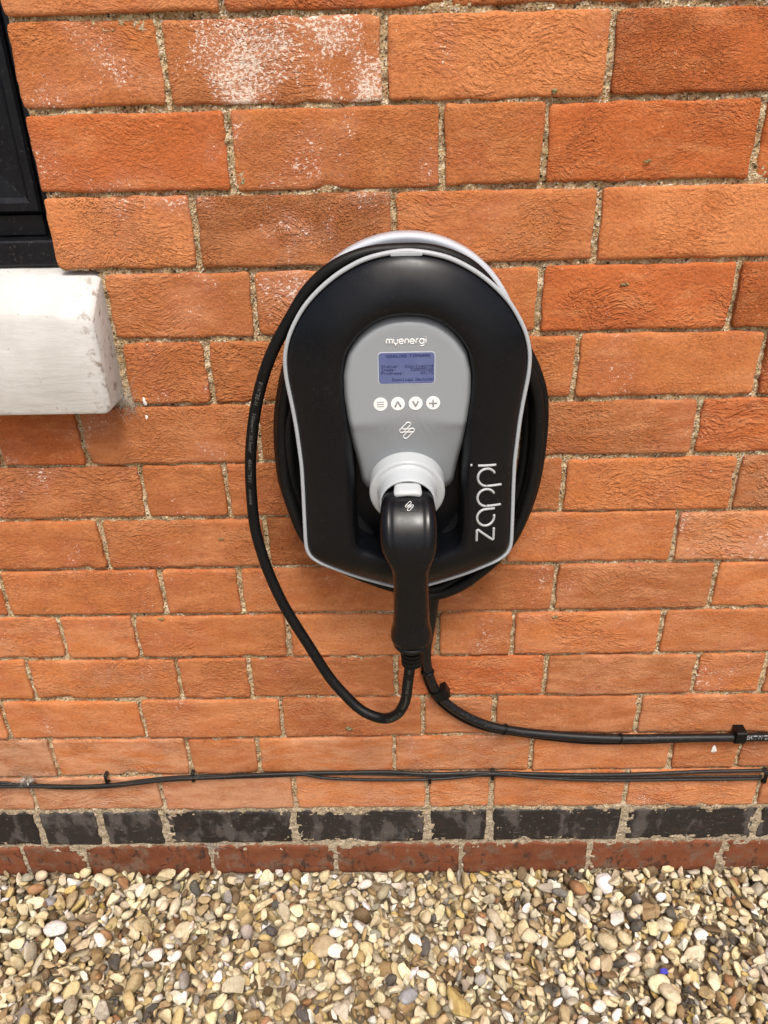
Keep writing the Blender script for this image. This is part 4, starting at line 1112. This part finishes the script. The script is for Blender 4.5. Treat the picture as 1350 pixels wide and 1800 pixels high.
# ------------------------------------------------------------------ supply cable, ties and clips
sup = empty('supply_cable', SUPPLY[0], 'thick black supply cable running from under the charger along the wall to the right', 'cable')
supP = spline(SUPPLY, .006)
mob('sheath', *tube_vf(supP, .0071, 18), M['supply'], sup)
datP = spline(DATA, .006)
mob('data_wire', *tube_vf(datP, .0024, 10), M['rubber'], sup)
iS = int(np.argmin(np.linalg.norm(supP - np.array(CLIP2[0]), axis=1)))
sS = np.r_[0, np.cumsum(np.linalg.norm(np.diff(supP, axis=0), axis=1))]
cable_text(supP, sS[iS] + .009, 'EHITW ZE3', .0085, .0071, sup, face=(0, -1, .6), phi0=.1, stretch=1.05, mt=M['letter'])
def tie(parent, c, P, r=.0088):
    i = int(np.argmin(np.linalg.norm(P - np.array(c), axis=1)))
    t = P[min(i + 1, len(P) - 1)] - P[max(0, i - 1)]; t /= np.linalg.norm(t)
    o_ = np.array([0, -1, 0.]); o_ -= t * o_.dot(t); o_ /= np.linalg.norm(o_); u = np.cross(o_, t)
    cpt = P[i]
    mb = MB()
    rg = []
    for k_, (dl, rr) in enumerate(((-.0016, r - .0014), (-.0016, r), (.0016, r), (.0016, r - .0014))):
        rg.append([tuple(cpt + t * dl + (o_ * math.cos(a) + u * math.sin(a) * 1.08) * rr - u * .0006) for a in np.linspace(0, 2 * PI, 32, endpoint=False)])
    mb.add(*loft_vf(rg + [rg[0]]))
    Mx = Matrix((Vector(t), Vector(o_), Vector(u))).transposed().to_3x3()
    mb.add(*box_vf(Vector(cpt + u * (-r - .001)), (.0026, .0022, .0022), Mx, .0004))
    return mb.build('cable_tie', M['blackplast'], parent)
for c in TIES: tie(sup, c, supP)

def clip(c, P, side, lab, w=.0085, tall=.0135):
    """saddle clip: block that bridges the cable with a strap and a nail"""
    i = int(np.argmin(np.linalg.norm(P - np.array(c), axis=1)))
    t = P[i + 1] - P[i - 1]; t[1] = 0; t /= np.linalg.norm(t)
    u = np.array([-t[2], 0, t[0]]); u = u * side
    o_ = np.array([0, -1, 0.])
    root = empty('cable_clip', (P[i][0], 0, P[i][2]), lab, 'cable clip', 'cable clips on the supply cable')
    cpt = np.array([P[i][0], 0, P[i][2]])
    Mx = Matrix((Vector(t), Vector(o_), Vector(u))).transposed().to_3x3()
    def P3(a, d, h): return tuple(cpt + t * a + o_ * d + u * h)
    # profile in (h, d): block above the cable, strap over it, toe below
    rc = .0078
    pr_ = [(.0085 + tall - .004, .0004), (.0085 + tall - .004, .0190), (.0085 + tall - .0055, .0215), (.0060, .0215), (.0, .0212), (-.0060, .0195), (-.0092, .0150), (-.0100, .0004), (-.0086, .0004), (-.0080, .0120), (-.0050, .0172), (0, .0190), (.0050, .0172), (.0080, .0120), (.0083, .0004)]
    v = [P3(-w, d, h) for h, d in pr_] + [P3(w, d, h) for h, d in pr_]; k = len(pr_)
    f = [[i, (i + 1) % k, k + (i + 1) % k, k + i] for i in range(k)]
    # end caps as quads between outer and inner profile
    for b0, fl in ((0, 1), (k, 0)):
        pairs = [(0, 1, 13, 14), (1, 2, 3, 13), (3, 4, 12, 13), (4, 5, 11, 12), (5, 6, 10, 11), (6, 7, 9, 10)]
        for q in pairs: f.append([b0 + x for x in (q if fl else q[::-1])])
        f.append([b0 + x for x in ((7, 8, 9) if fl else (9, 8, 7))])
    o = sharp(mob('saddle', v, f, M['blackplast'], root), 30)
    bv = o.modifiers.new('soft edges', 'BEVEL'); bv.width = .0007; bv.segments = 2; bv.limit_method = 'ANGLE'
    nh = [[tuple(cpt + u * .0118 + o_ * d + (t * math.cos(a) + u * math.sin(a)) * r) for a in np.linspace(0, 2 * PI, 16, endpoint=False)] for d, r in ((.0205, .0030), (.0218, .0030), (.0222, .0022), (.0222, .0016), (.0208, .0015))]
    mob('nail_head', *loft_vf(nh, False, True), M['rubber'], root)
clip(CLIP1[0], supP, 1, 'tilted black cable clip on the bend of the supply cable below the connector')
clip(CLIP2[0], supP, 1, 'black cable clip on the supply cable at the right edge of the picture', .0082)

# ------------------------------------------------------------------ low telephone wires
for P0, r, lab in ((WA, .0032, 'uppermost thin black wire running along the low brick course'), (WB, .0026, 'lower thin black wire sagging under the upper wire at right'), (WC, .0017, 'thinnest black wire squeezed behind the two other low wires')):
    P = spline(P0, .008)
    P[:, 2] += .0008 * fbm(P[:, 0] / .05, P[:, 0] * 0 + r * 900, 2, 2)
    tag(mob('telephone_wire', *tube_vf(P, r, 10), M['wire']), lab, 'wire', 'thin wires low on the wall')
nail_lab = ['small black wire clip below the charger on the low wires', 'small black wire clip where the low wires climb at left', 'small black wire clip standing above the sagging wires at far left', 'small black wire clip right of the charger where two wires meet', 'black wire clip at the right edge where the low wires end']
for i, ((x, y, z), lab) in enumerate(zip(NAILS, nail_lab)):
    root = empty('wire_clip', (x, 0, z), lab, 'wire clip', 'wire clips on the low wires')
    dz = .006 if i == 2 else 0
    hh = .0085 if i < 4 else .013
    pr_ = [(hh, .001), (hh, .007), (hh - .002, .0105), (-hh + .002, .0105), (-hh, .007), (-hh, .001), (-hh + .0016, .001), (-hh + .0016, .0062), (-hh + .003, .0085), (hh - .003, .0085), (hh - .0016, .0062), (hh - .0016, .001)]
    k = len(pr_)
    wv_ = .0024 if i < 4 else .0030
    v = [(x - wv_, -d, z + dz + h_) for h_, d in pr_] + [(x + wv_, -d, z + dz + h_) for h_, d in pr_]
    f = [[a, (a + 1) % k, k + (a + 1) % k, k + a] for a in range(k)]
    for b0 in (0, k):
        for q in ((0, 1, 10, 11), (1, 2, 9, 10), (2, 3, 8, 9), (3, 4, 7, 8), (4, 5, 6, 7)): f.append([b0 + a for a in q])
    sharp(mob('saddle', v, f, M['blackplast'], root), 30)
    nh = [[(x + r * math.cos(a), -d, z + dz + hh + .0012 + r * math.sin(a)) for a in np.linspace(0, 2 * PI, 14, endpoint=False)] for d, r in ((.0, .0032), (.008, .0034), (.0095, .0028), (.0098, .0010))]
    mob('nail', *loft_vf(nh, False, True), M['wire'], root)

# cobwebs: tangles of thin silk with caught dirt
def cobweb(c, n, sx, sz, sy, lab, r=.00016, clump=0):
    mb = MB()
    for i in range(n):
        a = np.array(c) + rng.normal(0, 1, 3) * (sx, sy, sz); b_ = np.array(c) + rng.normal(0, 1, 3) * (sx, sy, sz)
        a[1] = min(a[1], -.0005); b_[1] = min(b_[1], -.0005)
        mid = (a + b_) / 2 + rng.normal(0, .3, 3) * (sx, sy * .3, sz)
        mb.add(*tube_vf(spline([a, mid, b_], .004), r * (.6 + .8 * rng.random()), 4))
    for i in range(clump):
        a = np.array(c) + rng.normal(0, .5, 3) * (sx, sy, sz); R_ = .0012 + .002 * rng.random()
        rg = [[tuple(a + R_ * (1 + .4 * rng.standard_normal()) * np.array((math.sin(t) * math.cos(p), math.sin(t) * math.sin(p), math.cos(t)))) for p in np.linspace(0, 2 * PI, 7)[:-1]] for t in (.6, 1.3, 2.0, 2.6)]
        mb.add(*loft_vf(rg, True, True))
    tag(mb.build('cobweb', M['web']), lab, 'cobweb', 'cobwebs on the wall')
cobweb(COBW[0], 40, .012, .005, .004, 'dusty cobweb clump on the low wires at far left', clump=9)
cobweb(COBW[1], 70, .007, .010, .006, 'cobweb tangle under the lower right corner of the white sill')
cobweb(COBW[3], 26, .010, .006, .003, 'thin cobweb across a joint of the red plinth bricks')

# ------------------------------------------------------------------ gravel
def cube_sphere(n):
    idx = {}; V = []; F = []
    def vid(p):
        k = tuple(np.round(p, 6))
        if k not in idx: idx[k] = len(V); V.append(p)
        return idx[k]
    t = np.tan(np.linspace(-PI / 4, PI / 4, n + 1))
    for ax in range(3):
        for s in (-1, 1):
            for i in range(n):
                for j in range(n):
                    q = []
                    for a, b_ in ((i, j), (i + 1, j), (i + 1, j + 1), (i, j + 1)):
                        p = np.zeros(3); p[ax] = s; p[(ax + 1) % 3] = t[a]; p[(ax + 2) % 3] = t[b_]
                        q.append(vid(p / np.linalg.norm(p)))
                    F.append(q if s > 0 else q[::-1])
    return np.array(V), np.array(F)
def shape(V, r, angular):
    P = V.copy()
    # planar cuts make broken stones, gentle noise makes worn ones
    for _ in range(int(r.integers(9, 15)) if angular else int(r.integers(3, 7))):
        nrm = r.normal(0, 1, 3); nrm /= np.linalg.norm(nrm); h = (.40 if angular else .62) + .34 * r.random()
        d = P @ nrm - h; P = P - np.where(d > 0, d, 0)[:, None] * nrm * (.97 if angular else .8)
    k = r.normal(0, 1, (3, 3)) * 1.4; ph = r.random(3) * 6
    P = P * (1 + .09 * np.sin(V @ k + ph).sum(1, keepdims=True))
    P = P / np.abs(P).max(0)
    sc = np.array([1.08, .50 + .42 * r.random(), .34 + .36 * r.random()])
    return P * sc
PAL = [((.62, .525, .335), 24), ((.71, .64, .46), 19), ((.43, .33, .185), 13), ((.29, .20, .10), 10), ((.15, .10, .053), 8), ((.50, .385, .19), 8), ((.52, .375, .14), 3), ((.78, .75, .68), 8), ((.30, .28, .24), 4), ((.09, .082, .07), 4), ((.33, .175, .085), 2), ((.47, .415, .32), 8)]
pw = np.array([w for _, w in PAL], float); pw /= pw.sum(); pc = np.array([c for c, _ in PAL])
VS4, FS4 = cube_sphere(4); VS3, FS3 = cube_sphere(3)
r_ = np.random.default_rng(21)
sh4 = [shape(VS4, r_, i % 2 == 0) for i in range(80)]; sh3 = [shape(VS3, r_, i % 2 == 0) for i in range(40)]
CELL = .0035
HX0, HX1, HY0, HY1 = -1.22, 1.10, -.72, .006
H = np.full((int((HX1 - HX0) / CELL) + 8, int((HY1 - HY0) / CELL) + 8), -.032)
BX = lambda x: -.0135 + .0125 * np.clip(x, -1, 1)
def rotm(r, tilt):
    a = r.random() * 2 * PI; b_ = r.normal(0, tilt); c = r.normal(0, tilt)
    ca, sa = math.cos(a), math.sin(a)
    Rz = np.array([[ca, -sa, 0], [sa, ca, 0], [0, 0, 1]])
    Ry = np.array([[math.cos(b_), 0, math.sin(b_)], [0, 1, 0], [-math.sin(b_), 0, math.cos(b_)]])
    Rx = np.array([[1, 0, 0], [0, math.cos(c), -math.sin(c)], [0, math.sin(c), math.cos(c)]])
    return Rz @ Ry @ Rx
allV = []; allF = []; allC = []; allS = []; base = 0
def cells(P): return ((P[:, 0] - HX0) / CELL).astype(int), ((P[:, 1] - HY0) / CELL).astype(int)
def drop(P, x, y, tries, jit, r):
    best = None
    lowm = P[:, 2] < 0
    for k in range(tries):
        xx = x + r.normal(0, jit) if k else x; yy = y + r.normal(0, jit) if k else y
        mx = P[:, 1].max()
        yy = min(yy, -.0005 - mx)
        Q = P[lowm]; i, j = cells(Q + (xx, yy, 0))
        i = np.clip(i, 0, H.shape[0] - 1); j = np.clip(j, 0, H.shape[1] - 1)
        need = np.sort(H[i, j] - Q[:, 2])
        z = need[int(len(need) * .90)]
        if best is None or z < best[2]: best = (xx, yy, z)
    return best
def settle(P, x, y, z):
    up = P[P[:, 2] >= -.2 * abs(P[:, 2]).max()]
    Q = up + (x, y, z); i, j = cells(Q)
    i = np.clip(i, 0, H.shape[0] - 2); j = np.clip(j, 0, H.shape[1] - 2)
    np.maximum.at(H, (i, j), Q[:, 2] - .0006)
    np.maximum.at(H, (i + 1, j), Q[:, 2] - .0016); np.maximum.at(H, (i, j + 1), Q[:, 2] - .0016)
def colour(r):
    c = pc[r.choice(len(pc), p=pw)] * (1 + .10 * r.standard_normal()) * (1 + np.array((0, .02, .06)) * r.standard_normal(3))
    return np.clip(c, .02, .85)
N_IN, N_OUT = 6300, 3400
order = np.r_[np.zeros(N_OUT), np.ones(N_IN)]
r_.shuffle(order)
for k, inner in enumerate(order):
    fr_ = k / len(order)
    if inner:
        x = r_.uniform(-.88, .76); y = -r_.uniform(.004, .36) ; sh, FS = sh4, FS4
        a = np.clip(.0090 * math.exp(r_.normal(0, .38)), .0040, .020)
    else:
        while True:
            x = r_.uniform(-1.18, 1.06); y = -r_.uniform(.006, .68)
            if not (-.86 < x < .74 and y > -.35): break
        sh, FS = sh3, FS3
        a = np.clip(.0115 * math.exp(r_.normal(0, .28)), .006, .02)
    si = int(r_.integers(len(sh)))
    P = (sh[si] * a) @ rotm(r_, .7).T
    x, y, z = drop(P, x, y, 4, .006, r_)
    # level off: stones that would pile too high roll away
    cap = BX(x) + .006 + .006 * float(vnoise(x / .11, y / .09, 3))
    if z > cap:
        for _ in range(8):
            if inner: x2 = r_.uniform(-.88, .76); y2 = -r_.uniform(.004, .36)
            else: x2, y2 = x + r_.normal(0, .06), y + r_.normal(0, .06)
            x2, y2, z2 = drop(P, x2, y2, 3, .006, r_)
            if z2 < z: x, y, z = x2, y2, z2
            if z < cap: break
        if z > cap + .004: continue
    settle(P, x, y, z)
    allV.append(P + (x, y, z)); allF.append(FS + base); base += len(P); allS.append(np.full(len(FS), si % 2 == 1)); allC.append(np.tile(np.r_[colour(r_), 1], (len(P), 1)))
def stone_object(name, V, F, C, S=None):
    me = bpy.data.meshes.new(name)
    me.vertices.add(len(V)); me.vertices.foreach_set('co', V.astype(np.float32).ravel())
    me.loops.add(F.size); me.loops.foreach_set('vertex_index', F.astype(np.int32).ravel())
    me.polygons.add(len(F)); me.polygons.foreach_set('loop_start', np.arange(0, F.size, 4, dtype=np.int32))
    me.polygons.foreach_set('use_smooth', np.ones(len(F), bool) if S is None else S)
    me.update(calc_edges=True)
    ca = me.color_attributes.new('stone', 'FLOAT_COLOR', 'POINT')
    ca.data.foreach_set('color', C.astype(np.float32).ravel())
    me.materials.append(M['pebble'])
    o = bpy.data.objects.new(name, me); col.objects.link(o); return o
# singled-out stones
st_lab = ['white oval pebble lying against the plinth at left', 'chunky white stone left of centre in the gravel', 'cream upright oval pebble left of centre in the gravel', 'blue grey stone near the plinth at far left', 'long tan lumpy stone in the middle of the gravel',
          'broad white stone beside the long tan stone', 'white three cornered stone left of the broad white stone', 'large rounded beige pebble near the plinth at right', 'rounded cream pebble right of the middle', 'large angular cream stone near the bottom right',
          'big flat yellow stone at the bottom of the picture', 'round tan pebble above the large angular cream stone', 'dark brown oval pebble right of the middle', 'round grey brown pebble at the bottom beside the big yellow stone', 'white angular stone right of the middle of the gravel', 'rough brown stone left of the middle', 'dark speckled grey pebble close to the plinth at right', '']
st_col = {'w': (.74, .72, .67), 'c': (.60, .52, .36), 'g': (.30, .30, .315), 't': (.44, .35, .22), 'y': (.52, .39, .155), 'b': (.20, .12, .065), 'd': (.16, .15, .13)}
st_sz = [.0125, .017, .017, .014, .024, .016, .0135, .017, .0155, .0190, .027, .0155, .0155, .0165, .0145, .0165, .0145, .006]
VS6, FS6 = cube_sphere(6)
for i, (x, y, k) in enumerate(STONES):
    if k == 'p':
        sc = MB()
        P = []
        xx, yy = x, y
        ii, jj = cells(np.array([[xx, yy, 0]])); zz = H[ii[0], jj[0]] + .002
        prf = [(-.006, .0), (-.002, .0022), (.003, .0012), (.0065, .0030)]
        top = [(xx + a, yy - .004, zz + h_) for a, h_ in prf] + [(xx + a * .8, yy + .004, zz + h_ + .001) for a, h_ in prf]
        v = top + [(p[0], p[1], p[2] - .0008) for p in top]
        f = [[q, q + 1, 5 + q, 4 + q] for q in range(3)] + [[8 + 4 + q, 8 + 5 + q, 8 + q + 1, 8 + q] for q in range(3)]
        tag(mob('plastic_scrap', v, f, M['blueplast'], None, False), 'small blue plastic scrap lying on the gravel at right', 'litter')
        continue
    P = shape(VS6, r_, k in 'wyb' and i != 0)
    P = P * st_sz[i] * np.array((1, 1, 1.15)) @ rotm(r_, .22).T
    x, y, z = drop(P, x, y, 1, 0, r_)
    z = min(z, BX(x) + .012)
    settle(P, x, y, z)
    V = P + (x, y, z)
    o = stone_object('pebble', V, FS6, np.tile((*st_col[k], 1), (len(P), 1)))
    tag(o, st_lab[i], 'pebble', 'larger pebbles in the gravel')
gr = stone_object('gravel', np.vstack(allV), np.vstack(allF), np.vstack(allC), np.concatenate(allS))
tag(gr, 'mixed cream, tan and brown pebble gravel along the foot of the wall', 'gravel', kind='stuff')
print('pebbles', len(allV))
